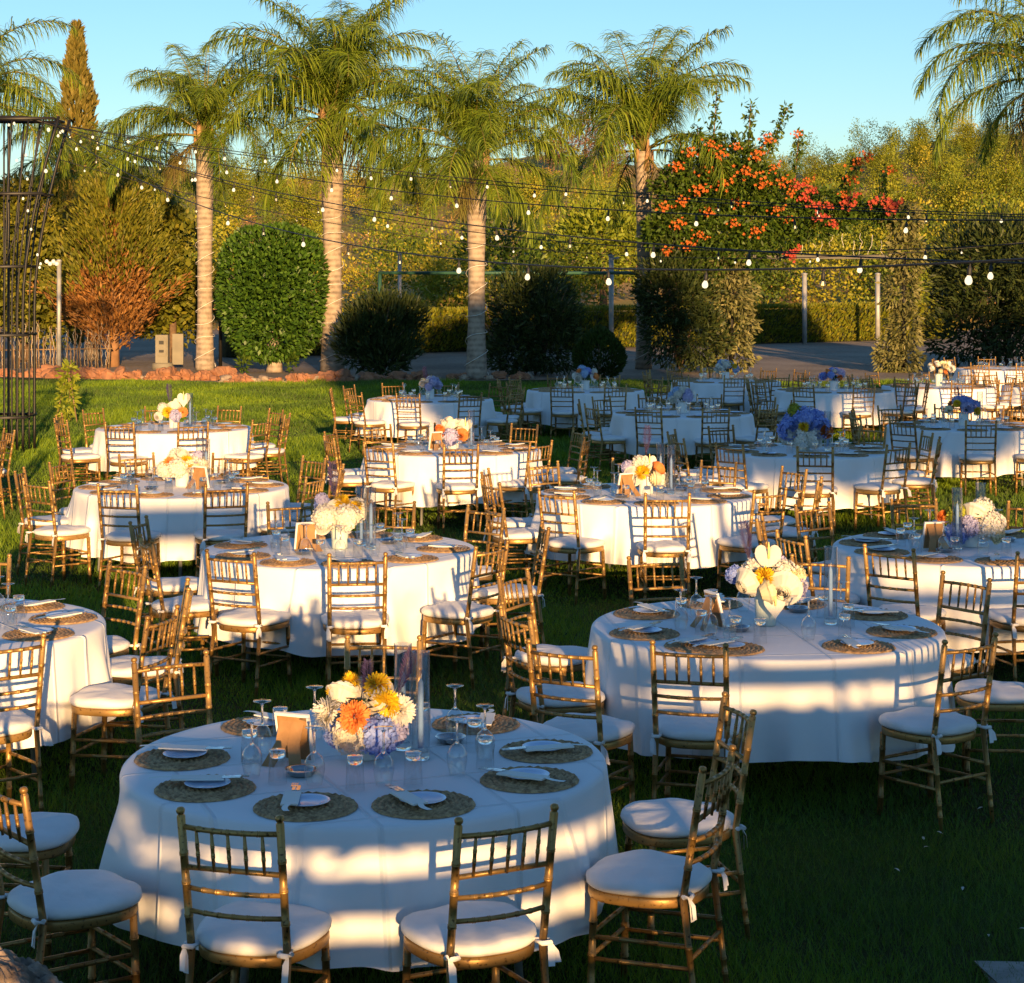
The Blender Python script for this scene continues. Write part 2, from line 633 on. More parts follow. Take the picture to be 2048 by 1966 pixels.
def hill_mat():
    m, nt, out = mat_new('dry_hillside')
    b = nt.nodes.new('ShaderNodeBsdfPrincipled')
    b.inputs['Roughness'].default_value = 0.95
    nt.links.new(b.outputs[0], out.inputs[0])
    tc = nt.nodes.new('ShaderNodeTexCoord')
    n1 = nt.nodes.new('ShaderNodeTexNoise'); n1.inputs['Scale'].default_value = 0.12; n1.inputs['Detail'].default_value = 10
    nt.links.new(tc.outputs['Object'], n1.inputs['Vector'])
    cr = nt.nodes.new('ShaderNodeValToRGB')
    e = cr.color_ramp.elements
    e[0].position = .38; e[0].color = (0.19, 0.18, 0.025, 1)
    e[1].position = .62; e[1].color = (0.45, 0.27, 0.09, 1)
    q = e.new(.5); q.color = (0.32, 0.22, 0.045, 1)
    nt.links.new(n1.outputs['Fac'], cr.inputs[0]); nt.links.new(cr.outputs[0], b.inputs['Base Color'])
    return m


hb = MB()
hx = np.linspace(-170, 170, 90)
hy = np.concatenate([np.linspace(88, 270, 60), np.linspace(285, 420, 8)])
for y in hy:
    for x in hx:
        hb.v.append((float(x), float(y), hill_z(float(x), float(y))))
nx = len(hx)
for j in range(len(hy) - 1):
    for i in range(nx - 1):
        a = j * nx + i
        hb.f.append((a, a + 1, a + nx + 1, a + nx))
tag(put('hillside', hb.mesh('hillside', hill_mat())), kind='structure')
fb = MB()
fx = np.linspace(-500, 700, 60)
for k, (y, s) in enumerate(((700, 0.0), (900, 1.0), (1000, .9))):
    for x in fx:
        h = 45 + 26 * 1 / (1 + math.exp(-(x - 170) / 40)) + 4 * math.sin(x * .03) + 3 * math.sin(x * .07 + 1)
        fb.v.append((float(x), y, h * s))
for j in range(2):
    for i in range(59):
        a = j * 60 + i
        fb.f.append((a, a + 1, a + 61, a + 60))
tag(put('far_hills', fb.mesh('far_hills', pbr('far_hill_scrub', (0.17, 0.15, 0.10), rough=.95, color2=(0.07, 0.085, 0.05), vscale=.06, detail=10))), kind='structure')

# ------------------------------------------------------------------ pines and scrub on the hillside
M['pine'] = leafmat('pine_needles', [(0.075, 0.105, 0.008), (0.17, 0.20, 0.012), (0.27, 0.275, 0.018)], trans=.2)
M['pine2'] = leafmat('light_pine_needles', [(0.035, 0.06, 0.008), (0.11, 0.16, 0.012), (0.22, 0.25, 0.016), (0.40, 0.33, 0.03)], trans=.2)
M['scrub'] = leafmat('hill_scrub', [(0.07, 0.09, 0.01), (0.20, 0.20, 0.014), (0.36, 0.24, 0.04), (0.42, 0.22, 0.09)], trans=.15)
M['lime'] = leafmat('lime_leaves', [(0.12, 0.17, 0.012), (0.21, 0.26, 0.02), (0.28, 0.31, 0.03)], trans=.25)
M['redbush'] = leafmat('russet_twigs', [(0.10, 0.045, 0.03), (0.20, 0.10, 0.06), (0.26, 0.15, 0.08)], trans=.1)
M['bark'] = pbr('bark', (0.20, 0.13, 0.08), rough=.9, color2=(0.11, 0.07, 0.045), vscale=8, bump=.5, bscale=20)


def pine_points(n, h, w, pointed=1.0, seed=0):
    """leaf positions for one conifer of height h, crown half-width w, base at origin"""
    nb = int(26 + h * 2)
    t = np.sort(rng.random(nb)) * 0.86 + 0.12
    az = rng.uniform(0, 2 * PI, nb)
    prof = (1 - t) ** (0.75 * pointed) * np.minimum(1, t / 0.22)
    rr = w * (prof * rng.uniform(0.65, 1.2, nb) + 0.06)
    c = np.stack([np.cos(az) * rr * .6, np.sin(az) * rr * .6, t * h + rr * 0.12], axis=1)
    rad = np.stack([rr * .55 + .15, rr * .55 + .15, rr * .32 + .22], axis=1)
    c = np.vstack([c, [[0, 0, h * .97]]]); rad = np.vstack([rad, [[.16, .16, .45]]])
    return blob_points(n, c, rad, shell=0.2, bump=.1)


def conifer_meshes(tagname, n, h, w, mat, pointed, lsize):
    p, d = pine_points(n, h, w, pointed)
    q = leaves(p, d + np.array([0, 0, .5]), lsize, lsize * .6, jit=.6)
    crown = quads_mesh(tagname + '_crown', q, mat)
    trunk = MB().tube([(0, 0, -.4), (0.03, 0, h * .4), (0, 0, h * .92)], [.02 * h + .05, .014 * h + .03, .02], n=7).mesh(tagname + '_trunk', M['bark'])
    return crown, trunk


pine_var = [conifer_meshes('pine', 7000, 7.0, 2.5, M['pine'], .5, .2), conifer_meshes('pine', 7000, 6.0, 2.6, M['pine'], .42, .2),
            conifer_meshes('pine', 6500, 7.5, 2.2, M['pine'], .62, .2), conifer_meshes('pine', 6500, 5.0, 2.2, M['pine'], .4, .2)]


def tree_thing(name, var, loc, s, rz, label, cat='tree', group=None):
    t = empty(name, loc, rz, label, cat, group)
    put('crown', var[0], t, sc=s)
    put('trunk', var[1], t, sc=s)
    return t


# trees one can tell apart on the slope: (pixel x, pixel y of foot, distance, variant, scale)
near_trees = [(1560, 470, 135, 1, .95), (1610, 420, 165, 2, .9), (1655, 440, 150, 1, 1.0), (1700, 400, 170, 0, .95), (1742, 430, 150, 2, .85), (1800, 330, 215, 0, .95),
              (1835, 410, 160, 1, .9), (1880, 440, 140, 2, 1.0), (1925, 400, 160, 0, 1.0), (1850, 300, 240, 3, 1.1), (1760, 315, 235, 0, 1.0), (1690, 325, 235, 1, 1.0),
              (1630, 340, 230, 2, .8), (1560, 355, 220, 0, .8), (1500, 385, 200, 2, .8), (1900, 300, 240, 1, 1.05), (1965, 330, 200, 0, 1.1), (1150, 480, 130, 3, .9),
              (860, 400, 180, 1, .9), (800, 420, 170, 0, .85), (960, 380, 200, 3, 1.0), (720, 430, 165, 2, .7), (520, 400, 190, 1, .8), (450, 410, 185, 0, .8), (1030, 420, 170, 1, .8),
              (300, 420, 180, 2, .9), (1450, 400, 195, 1, .9), (580, 430, 160, 3, .9)]
for (px, py, d, v, s) in near_trees:
    x = AX(px, d)
    tree_thing('pine_tree', pine_var[v], (x, d, hill_z(x, d) - .3), s * (.8 if py < 390 else .95), rnd.uniform(0, 6), 'sunlit pine standing on the golden hillside behind the garden', 'tree', 'pines on the hillside')
p, d_ = blob_points(5200, [[0, 0, 3.1], [-1.5, .2, 2.5], [1.6, 0, 2.7], [.2, .4, 4.3], [-.7, 0, 3.9]], [2.0, 1.5, 1.6, 1.1, 1.2], shell=.4)
lime = (quads_mesh('lime_crown', leaves(p, d_ + np.array([0, 0, .4]), .3, .13), M['lime']), MB().tube([(0, 0, -.2), (0, 0, 3)], [.2, .1]).mesh('lime_trunk', M['bark']))
tree_thing('broadleaf_tree', lime, (AX(1155, 100), 100, hill_z(AX(1155, 100), 100)), 1.12, 0, 'bright lime green rounded tree between the third and fourth palms', 'tree')
p, d_ = blob_points(1700, [[0, 0, 2.2], [-1.0, 0, 1.5], [1.1, 0, 1.6]], [1.5, 1.2, 1.1], shell=.1)
red = (quads_mesh('red_crown', leaves(p, d_ + np.array([0, 0, 1.]), .5, .05), M['redbush']), MB().tube([(0, 0, -.3), (0, 0, 2)], [.12, .05]).mesh('red_trunk', M['bark']))
for i, (px, d) in enumerate(((1120, 236), (1165, 230), (1060, 240))):
    x = AX(px, d)
    tree_thing('bare_bush', red, (x, d, hill_z(x, d)), (2.0, 1.5, 1.4)[i], i, 'tall russet bare bush on the skyline left of the fourth palm' if i == 0 else ('smaller russet bush to the right of the tall one' if i == 1 else 'low russet bush to the left of the tall one'), 'bush')
# the rest of the wood reads as one mass
P, D, S = [], [], []
for i in range(270):
    y = 96 + 200 * rnd.random() ** 1.2
    x = rnd.uniform(-.32, .32) * y
    if i >= 200:
        x = rnd.uniform(.1, .3) * y
    h = rnd.uniform(2.8, 5.2) * (1.2 if x > .1 * y else 1)
    p, d = pine_points(1000, h, h * rnd.uniform(.32, .5), rnd.uniform(.3, .7))
    P.append(p + np.array([x, y, hill_z(x, y) - .3])); D.append(d)
P = np.vstack(P); D = np.vstack(D)
wood_rv = np.repeat(rng.random(270), 1000) * .86 + rng.random(len(P)) * .14
tag(put('hillside_woodland', quads_mesh('hillside_woodland', leaves(P, D + np.array([0, 0, .5]), .21, .13), M['pine2'], rv=wood_rv)), 'dense pines and oaks covering the sunlit hillside', 'woodland', kind='stuff')
P, D, rv = [], [], []
for i in range(900):
    y = 90 + 180 * rnd.random() ** 1.2
    x = rnd.uniform(-.32, .32) * y
    r_ = rnd.uniform(.5, 1.5)
    p, d = blob_points(130, [[0, 0, r_ * .5]], [[r_, r_, r_ * .7]], shell=.5)
    P.append(p + np.array([x, y, hill_z(x, y)])); D.append(d); rv.append(np.full(130, rnd.random()))
P = np.vstack(P); D = np.vstack(D)
tag(put('hillside_scrub', quads_mesh('hillside_scrub', leaves(P, D, .24, .085), M['scrub'], rv=np.concatenate(rv) * .88 + rng.random(len(P)) * .12)), 'low dry scrub between the hillside pines', 'scrub', kind='stuff')

# ------------------------------------------------------------------ lawn grass
M['grass'] = leafmat('grass_blades', [(0.08, 0.10, 0.03), (0.10, 0.19, 0.02), (0.16, 0.26, 0.016), (0.26, 0.36, 0.016)], trans=.3)


def grass_band(y0, y1, n, hgt, wid):
    y = rng.uniform(y0, y1, n)
    x = rng.uniform(-1, 1, n) * (y * .275 + .5)
    edge = 48.0
    keep = y < edge
    x, y = x[keep], y[keep]
    n = len(x)
    clump = .6 + .8 * (np.sin(x * 3.1 + 1.3 * np.sin(y * 2.3)) * np.sin(y * 2.7 + x) * .5 + .5)
    wear = np.clip(1.25 - 1.1 * np.clip(np.sin(x * .9 + 1.7 * np.sin(y * .55)) * np.sin(y * .8 + .6) , 0, 1), .25, 1)
    h = hgt * rng.uniform(.4, 1.45, n) * clump * wear
    az = rng.uniform(0, 2 * PI, n)
    w = wid * rng.uniform(.7, 1.3, n)
    lean = rng.normal(0, .45, (n, 2)) * h[:, None]
    b = np.stack([x, y, np.zeros(n)], 1)
    s = np.stack([np.cos(az) * w / 2, np.sin(az) * w / 2, np.zeros(n)], 1)
    tip = b + np.stack([lean[:, 0], lean[:, 1], h], 1)
    V = np.stack([b - s, b + s, tip], 1)
    return V, .25 * rng.random(n) + .75 * np.clip(.5 + .35 * np.sin(x * 1.7 + 2 * np.sin(y * .9)) + rng.normal(0, .2, n), 0, 1)


bands = [grass_band(5.0, 9.5, 130000, .045, .0045), grass_band(9.5, 16, 130000, .05, .007), grass_band(16, 28, 170000, .055, .012), grass_band(28, 48.2, 380000, .085, .022)]
V = np.concatenate([b[0] for b in bands]).reshape(-1, 3)
tag(put('lawn_grass', quads_mesh('lawn_grass', V, M['grass'], rv=np.concatenate([b[1] for b in bands]), nper=3)), 'short green lawn grass under the tables', 'grass', kind='stuff')


# ------------------------------------------------------------------ palms
M['frond'] = leafmat('palm_leaflets', [(0.08, 0.13, 0.012), (0.16, 0.24, 0.020), (0.29, 0.35, 0.036)], trans=.3, rough=.4, spec=.4)
M['frond_dry'] = leafmat('dry_palm_leaflets', [(0.11, 0.085, 0.03), (0.19, 0.14, 0.045), (0.16, 0.15, 0.03)], trans=.25)
M['rachis'] = pbr('palm_rachis', (0.24, 0.20, 0.06), rough=.5, var=.3)


def trunk_mat():
    m, nt, out = mat_new('palm_trunk')
    b = nt.nodes.new('ShaderNodeBsdfPrincipled'); b.inputs['Roughness'].default_value = .9
    nt.links.new(b.outputs[0], out.inputs[0])
    tc = nt.nodes.new('ShaderNodeTexCoord')
    mp = nt.nodes.new('ShaderNodeMapping'); mp.inputs['Scale'].default_value = (.6, .6, 1)
    nt.links.new(tc.outputs['Object'], mp.inputs[0])
    w = nt.nodes.new('ShaderNodeTexWave'); w.wave_type = 'BANDS'; w.bands_direction = 'Z'
    w.inputs['Scale'].default_value = 2.2; w.inputs['Distortion'].default_value = 1.6; w.inputs['Detail'].default_value = 4
    nt.links.new(mp.outputs[0], w.inputs['Vector'])
    n = nt.nodes.new('ShaderNodeTexNoise'); n.inputs['Scale'].default_value = 7; n.inputs['Detail'].default_value = 8
    nt.links.new(tc.outputs['Object'], n.inputs['Vector'])
    mx = nt.nodes.new('ShaderNodeMix'); mx.data_type = 'FLOAT'; mx.inputs[0].default_value = .82
    nt.links.new(w.outputs['Fac'], mx.inputs[2]); nt.links.new(n.outputs['Fac'], mx.inputs[3])
    cr = nt.nodes.new('ShaderNodeValToRGB')
    cr.color_ramp.elements[0].position = .3; cr.color_ramp.elements[0].color = (.19, .15, .115, 1)
    cr.color_ramp.elements[1].position = .6; cr.color_ramp.elements[1].color = (.38, .31, .245, 1)
    nt.links.new(mx.outputs[0], cr.inputs[0]); nt.links.new(cr.outputs[0], b.inputs['Base Color'])
    bp = nt.nodes.new('ShaderNodeBump'); bp.inputs['Strength'].default_value = .4; bp.inputs['Distance'].default_value = .02
    nt.links.new(mx.outputs[0], bp.inputs['Height']); nt.links.new(bp.outputs[0], b.inputs['Normal'])
    return m


M['trunk'] = trunk_mat()
M['boot'] = pbr('palm_leaf_base', (0.42, 0.25, 0.13), rough=.8, color2=(0.25, 0.14, 0.07), vscale=6, bump=.4, bscale=15)


def frond_meshes(e0, droop, length, nl=112, leaf=.92, dry=False):
    """one feather frond growing from the origin in the +X direction; returns (leaflet mesh, rachis mesh)"""
    ns = 26
    pts = [np.zeros(3)]
    dirs = []
    for k in range(ns):
        t = k / (ns - 1)
        e = R(e0 - droop * t ** 1.5)
        dv = np.array([math.cos(e), 0.06 * math.sin(t * 3), math.sin(e)])
        dirs.append(dv)
        pts.append(pts[-1] + dv * length / ns)
    pts = np.array(pts); dirs.append(dirs[-1]); dirs = np.array(dirs)
    V, rv = [], []
    for s in (-1, 1):
        for k in range(nl):
            t = .14 + .86 * (k + rnd.random()) / nl
            f = t * ns
            i = min(int(f), ns - 1)
            p = pts[i] + (pts[i + 1] - pts[i]) * (f - i)
            T = dirs[i]
            L = leaf * (min(1, (t - .05) / .25)) * (1.0 - .62 * max(0, t - .45) / .55) * rnd.uniform(.8, 1.15)
            up = np.cross(T, np.array([0, 1, 0])); up /= np.linalg.norm(up)
            if up[2] < 0:
                up = -up
            d = np.array([0, s, 0]) * rnd.uniform(.55, 1.0) + T * rnd.uniform(.35, .8) + up * rnd.uniform(-.35, .75)
            d /= np.linalg.norm(d)
            w0 = .0128 * rnd.uniform(.8, 1.25)
            q = p.copy()
            c = rnd.random()
            sd = np.cross(d, [0, 0, 1.]); sd = sd / (np.linalg.norm(sd) + 1e-6)
            sd = sd * math.cos(c * 3) + np.array([0, 0, 1]) * math.sin(c * 3) * .5
            g = rnd.uniform(.4, 1.2)
            nseg = 4
            prev = (q - sd * w0, q + sd * w0)
            for m in range(nseg):
                d = d + np.array([0, 0, -g]) * (.55 + .35 * m) * .6
                d /= np.linalg.norm(d)
                q = q + d * L / nseg
                w = w0 * (1, 1.0, .75, .12)[m]
                cur = (q - sd * w, q + sd * w)
                V += [prev[0], prev[1], cur[1], cur[0]]
                rv.append(c)
                prev = cur
    me = quads_mesh('frond_leaflets', np.array(V), M['frond_dry'] if dry else M['frond'], rv=rv)
    # rachis faces go into the same mesh through a joined bmesh-free append
    rb = MB().tube([tuple(p) for p in pts[::2]], [max(.006, .032 * (1 - k / (len(pts[::2]) - 1)) ** .8) for k in range(len(pts[::2]))], n=5)
    rme = rb.mesh('frond_rachis', M['rachis'])
    return me, rme


FR = {}
for e0, dr in ((84, 62), (74, 98), (60, 118), (44, 120), (26, 112), (6, 92), (-22, 66)):
    FR[e0] = [frond_meshes(e0, dr, 3.5 if e0 > 0 else 2.5) for _ in range(2)]
FR['dry'] = [frond_meshes(-30, 55, 2.0, nl=50, dry=True)]


def palm(px, d, base_y, heart_py, r0, label, scale=1.0, lean=0.0, n=24, seed=1, boots=5, swirl=9, ang_bias=None, dry=1, spear=True, name='palm_tree', band=((60, 74, 60, 44, 44, 26, 26, 6, 6, -22),)):
    r_ = random.Random(seed)
    x = AX(px, d)
    zb = A(0, base_y, d).z
    H = A(0, heart_py, d).z
    t = empty(name, (x, d, 0), 0, label, 'palm tree', 'palms along the back of the lawn')
    prof = []
    m = 30
    for k in range(m + 1):
        u = k / m
        rr = r0 * (1.25 - .3 * min(1, u * 4) if u < .25 else .95 + .18 * math.sin(max(0, (u - .55)) * 5)) * (1 + .015 * math.sin(k * 2.1) + .03 * r_.random())
        prof.append((lean * u * u, 0, u * H, rr))
    put('trunk', MB().tube([p[:3] for p in prof], [p[3] for p in prof], n=14).mesh('palm_trunk', M['trunk']), t)
    for k in range(boots):
        az = k * 2.4 + r_.random()
        z0 = H - .15 - .16 * (boots - k) / max(1, boots) * 4
        b = MB().tube([(math.cos(az) * r0 * .7, math.sin(az) * r0 * .7, z0), (math.cos(az) * r0 * 1.25, math.sin(az) * r0 * 1.25, z0 + .4), (math.cos(az) * r0 * 1.5, math.sin(az) * r0 * 1.5, z0 + .85)], [r0 * .55, r0 * .38, .03], n=6)
        put('leaf_base', b.mesh('leaf_base', M['boot']), t, loc=(lean, 0, 0))
    heart = (lean, 0, H)
    seq = list(band[0])
    for k in range(n):
        e = seq[k % len(seq)]
        v = FR[e][r_.randrange(2)]
        az = k * 2.39996 + r_.uniform(-.25, .25)
        if ang_bias and r_.random() < .5:
            az = ang_bias + r_.uniform(-.7, .7)
        s = scale * r_.uniform(.88, 1.12)
        f = put('frond', v[0], t, heart, (r_.uniform(-.12, .12), r_.uniform(-.1, .1), az), s)
        put('rachis', v[1], f)
    for k in range(dry):
        v = FR['dry'][0]
        f = put('dry_frond', v[0], t, heart, (0, 0, r_.uniform(3.4, 6.0)), scale)
        put('rachis', v[1], f)
    if spear:
        put('spear_leaf', MB().tube([(0, 0, 0), (.05, 0, 1.3 * scale), (.14, 0, 2.6 * scale)], [.045, .02, .004], n=5).mesh('spear', M['rachis']), t, heart)
    if swirl:
        pts = []
        for k in range(swirl * 12):
            u = k / (swirl * 12)
            a = 2 * PI * k / 12
            z = .1 + u * H * .62
            rr = r0 * 1.16 + .012 + max(0, .25 - z / H) * r0 * .8
            pts.append((math.cos(a) * rr + lean * (z / H) ** 2, math.sin(a) * rr, z + .06 * math.sin(k * .7)))
        put('fairy_light_string', MB().tube(pts, .009, n=4).mesh('fairy', M['fairy']), t)
    return t


palm(392, 54.0, 708, 262, .21, 'slender palm with pale trunk beside the dark conifer, left', scale=.9, seed=3, n=34, band=((84, 74, 60, 74, 44, 26, 84, 74, 60, 44, 6, -22, 6),), dry=3)
palm(636, 53.0, 705, 232, .26, 'tallest palm with thick trunk behind the clipped round tree', scale=1.17, seed=5, n=48, boots=7, spear=False, dry=3, band=((84, 74, 60, 84, 74, 44, 74, 60, 26, 84, 74, 6, 44, -22, 6),))
palm(912, 49.5, 725, 308, .22, 'palm in the middle with orange leaf bases under its crown', scale=.94, seed=8, n=42, boots=7, swirl=6, spear=False, dry=2, band=((84, 74, 60, 74, 44, 60, 26, 84, 6, 74, -22),))
palm(1232, 54.6, 710, 290, .19, 'palm with high arching fronds beside the flowering vine', scale=1.18, seed=12, n=34, band=((74, 84, 60, 74, 60, 74, 84, 44, 26, 6),), dry=1)
palm(2012, 46.0, 760, 150, .24, 'palm at the right edge with fronds reaching into the sky', scale=1.15, seed=15, n=26, swirl=0, dry=3, spear=False)
palm(-75, 50.0, 730, 205, .24, 'palm at the left edge above the black lattice tower', scale=1.1, seed=19, n=24, swirl=0, spear=False)
palm(178, 60.0, 690, 330, .2, 'palm crown hanging over the browning conifer at left', scale=1.05, seed=23, n=20, swirl=0, band=((60, 44, 26, 6, 6, 26),), spear=False)

# ------------------------------------------------------------------ garden trees and shrubs
M['topiary'] = leafmat('ficus_leaves', [(0.022, 0.06, 0.008), (0.05, 0.115, 0.012), (0.085, 0.165, 0.018)], trans=.15, rough=.45, spec=.3)
M['oleander'] = leafmat('oleander_leaves', [(0.020, 0.036, 0.010), (0.040, 0.062, 0.016), (0.075, 0.095, 0.024)], trans=.2, rough=.5)
M['thuja'] = leafmat('thuja_sprays', [(0.025, 0.05, 0.008), (0.045, 0.075, 0.012)], trans=.15)
M['hedge'] = leafmat('hedge_sprays', [(0.11, 0.135, 0.010), (0.18, 0.20, 0.014), (0.26, 0.22, 0.02)], trans=.2)
M['vine'] = leafmat('vine_leaves', [(0.025, 0.055, 0.008), (0.06, 0.11, 0.012), (0.11, 0.17, 0.02)], trans=.25, rough=.45)
M['ivy'] = leafmat('pale_ivy_leaves', [(0.09, 0.10, 0.03), (0.17, 0.17, 0.06), (0.26, 0.24, 0.10)], trans=.2)
M['cypress'] = leafmat('cypress_sprays', [(0.10, 0.09, 0.016), (0.17, 0.14, 0.025), (0.24, 0.18, 0.04)], trans=.15)
M['conifer_green'] = leafmat('conifer_sprays', [(0.075, 0.09, 0.010), (0.14, 0.15, 0.014), (0.22, 0.20, 0.02)], trans=.2)
M['conifer_dead'] = leafmat('dead_sprays', [(0.16, 0.07, 0.018), (0.28, 0.12, 0.03), (0.38, 0.20, 0.06)], trans=.15)
M['twig'] = pbr('dead_twigs', (0.28, 0.15, 0.07), rough=.9, var=.3)
M['trumpet'] = petalmat('trumpet_flowers', (0.66, 0.20, 0.045), (0.54, 0.12, 0.02))
M['pinkred'] = petalmat('pink_red_bracts', (0.52, 0.06, 0.06), (0.48, 0.12, 0.05))


def leafy(name, pts, dirs, L, W, mat, parent, jit=.5, up=.3, rv=None):
    return tag(put(name, quads_mesh(name, leaves(pts, dirs + np.array([0, 0, up]), L, W, jit=jit), mat, rv=rv), parent), kind='stuff')


def trunk_part(parent, pts, rad, mat='bark', n=9, name='trunk'):
    return put(name, MB().tube(pts, rad, n=n).mesh(name, M[mat]), parent)


def branches_part(parent, base, tips, r=.03, mat='bark'):
    mb = MB()
    for tp in tips:
        b, t = Vector(base), Vector(tp)
        mid = b.lerp(t, .5) + Vector((0, 0, .12 * (t - b).length))
        mb.tube([b, mid, t], [r, r * .7, r * .25], n=5)
    return put('branches', mb.mesh('branches', M[mat]), parent)


# clipped round tree (rounded-box outline)
d = 53.0
t = empty('clipped_tree', (AX(524, d), d, 0), 0, 'clipped glossy green tree with squared round crown on short trunk', 'tree')
n = 11000
dd = sphere_dirs(n)
ex = 3.2
k = (np.abs(dd) ** ex).sum(1) ** (-1 / ex)
rr = k * (1 - .16 * rng.random(n) ** 1.6) * (1 + .018 * np.sin(dd[:, 0] * 9) * np.sin(dd[:, 2] * 8))
taper = 1 - .16 * np.clip(-dd[:, 2] * k, 0, 1)
pp = np.stack([dd[:, 0] * rr * 1.44 * taper, dd[:, 1] * rr * 1.35 * taper, 2.12 + dd[:, 2] * rr * 1.78], 1)
leafy('crown', pp, dd, .15, .075, M['topiary'], t, jit=.55, up=.25)
n2 = 5000
p2 = rng.uniform(-1, 1, (n2, 3)) * np.array([.95, .9, 1.2]) + np.array([0, 0, 2.15])
leafy('inner_leaves', p2, sphere_dirs(n2), .22, .15, M['topiary'], t)
trunk_part(t, [(0, 0, -.05), (.04, 0, .25), (-.02, 0, .8), (0, 0, 2.2)], [.24, .19, .17, .08], 'trunk')
branches_part(t, (0, 0, .6), [(rnd.uniform(-1, 1), rnd.uniform(-1, 1), rnd.uniform(1.5, 3)) for _ in range(10)], .05)
p, d_ = blob_points(260, [[-.75, -.5, .3], [.55, -.6, .35]], [[.16, .16, .3], [.14, .14, .3]], shell=.2)
leafy('low_shoots', p, d_, .14, .06, M['vine'], t, up=.6)


def shrub(name, x0, x1, y0, y1, d, mat, n, L, W, label, cat='shrub', lumps=7, up=.5, jit=.45, depth=1.0, flowers=None, seed=0, name_leaf='foliage', squash=1.0):
    """shrub that fills a pixel box at distance d"""
    r_ = random.Random(seed)
    cx, hw = AX((x0 + x1) / 2, d), (x1 - x0) / 2 * K / F_PX * d
    zt, zb = A(0, y0, d).z, max(0.0, A(0, y1, d).z)
    h = zt - zb
    t = empty(name, (cx, d, 0), 0, label, cat)
    C = [[0, 0, zb + h * .5]]
    Rr = [[hw * .8, hw * .8 * depth, h * .5]]
    for k in range(lumps):
        a = 2 * PI * k / lumps + r_.random()
        zz = r_.uniform(.2, .78)
        C.append([math.cos(a) * hw * .45, math.sin(a) * hw * .45 * depth, zb + h * zz])
        Rr.append([hw * r_.uniform(.42, .56), hw * r_.uniform(.42, .56) * depth, h * r_.uniform(.2, .27)])
    p, dd = blob_points(n, C, Rr, shell=.55, bump=.1)
    p[:, 2] = np.maximum(p[:, 2], .03)
    leafy(name_leaf, p, dd, L, W, M[mat], t, jit=jit, up=up)
    branches_part(t, (0, 0, 0), [(r_.uniform(-.7, .7) * hw, r_.uniform(-.7, .7) * hw, r_.uniform(.4, .85) * h) for _ in range(12)], .025)
    return t, cx, hw, zb, h


shrub('oleander_shrub', 642, 818, 556, 738, 50.5, 'oleander', 6500, .26, .05, 'dark shrub with long upright leaves beside the tallest palm', seed=1, up=.9)
shrub('oleander_shrub', 920, 1130, 516, 728, 51.5, 'oleander', 9000, .22, .05, 'large dark rounded shrub behind the third palm trunk', seed=2, up=.4)
shrub('oleander_shrub', 1765, 2075, 415, 735, 54.6, 'oleander', 15000, .26, .06, 'huge dark leafy shrub filling the right edge', seed=3, up=.4, lumps=10)
shrub('oleander_shrub', 1205, 1400, 455, 722, 52.8, 'oleander', 9500, .2, .05, 'dark shrub mass at the left foot of the vine arch', seed=4, up=.2)
shrub('garden_shrub', 860, 1060, 395, 560, 66, 'vine', 1500, .3, .09, 'small fan leaved shrub seen above the dark rounded one', seed=9, up=.5)
# small egg-shaped thuja
d = 49.0
t = empty('thuja_bush', (AX(1147, d), d, 0), 0, 'small egg shaped dense evergreen bush before the dark shrub', 'shrub')
n = 5000
dd = sphere_dirs(n)
zz = (dd[:, 2] + 1) / 2
w_ = np.sin(PI * np.clip(zz, 0, 1) ** .8) ** .7
pp = np.stack([dd[:, 0] / (np.hypot(dd[:, 0], dd[:, 1]) + 1e-6) * w_ * .63, dd[:, 1] / (np.hypot(dd[:, 0], dd[:, 1]) + 1e-6) * w_ * .63, zz * 1.3], 1) * (1 - .1 * rng.random((n, 1)))
leafy('foliage', pp, dd, .11, .05, M['thuja'], t, up=1.0, jit=.3)
trunk_part(t, [(0, 0, 0), (0, 0, .9)], [.06, .03])

# long clipped hedge across the lane
t = empty('clipped_hedge', (0, 0, 0), 0, 'long low clipped golden green hedge beyond the lane', 'hedge')
n = 22000
u = rng.random(n)
hx0, hy0, hx1, hy1 = -9.0, 62.0, 17.5, 79.5
side = rng.random(n)
hz = np.where(side < .55, rng.random(n) * 1.32, 1.32 + rng.normal(0, .02, n))
off = np.where(side < .55, -.45 + rng.normal(0, .04, n), rng.uniform(-.45, .45, n))
ln = math.hypot(hx1 - hx0, hy1 - hy0)
nxv, nyv = -(hy1 - hy0) / ln, (hx1 - hx0) / ln
pp = np.stack([hx0 + u * (hx1 - hx0) + nxv * off, hy0 + u * (hy1 - hy0) + nyv * off, hz], 1)
dd = np.where((side < .55)[:, None], np.array([-nxv, -nyv, .8]), np.array([0, 0, 1.]))
leafy('foliage', pp, dd, .17, .07, M['hedge'], t, jit=.35)
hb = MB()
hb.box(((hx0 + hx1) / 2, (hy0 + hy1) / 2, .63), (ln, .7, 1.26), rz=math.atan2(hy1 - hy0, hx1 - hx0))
put('inner_foliage', hb.mesh('hedge_inner', pbr('hedge_inner', (.05, .06, .012), rough=.95, color2=(.025, .03, .008), vscale=12)), t)

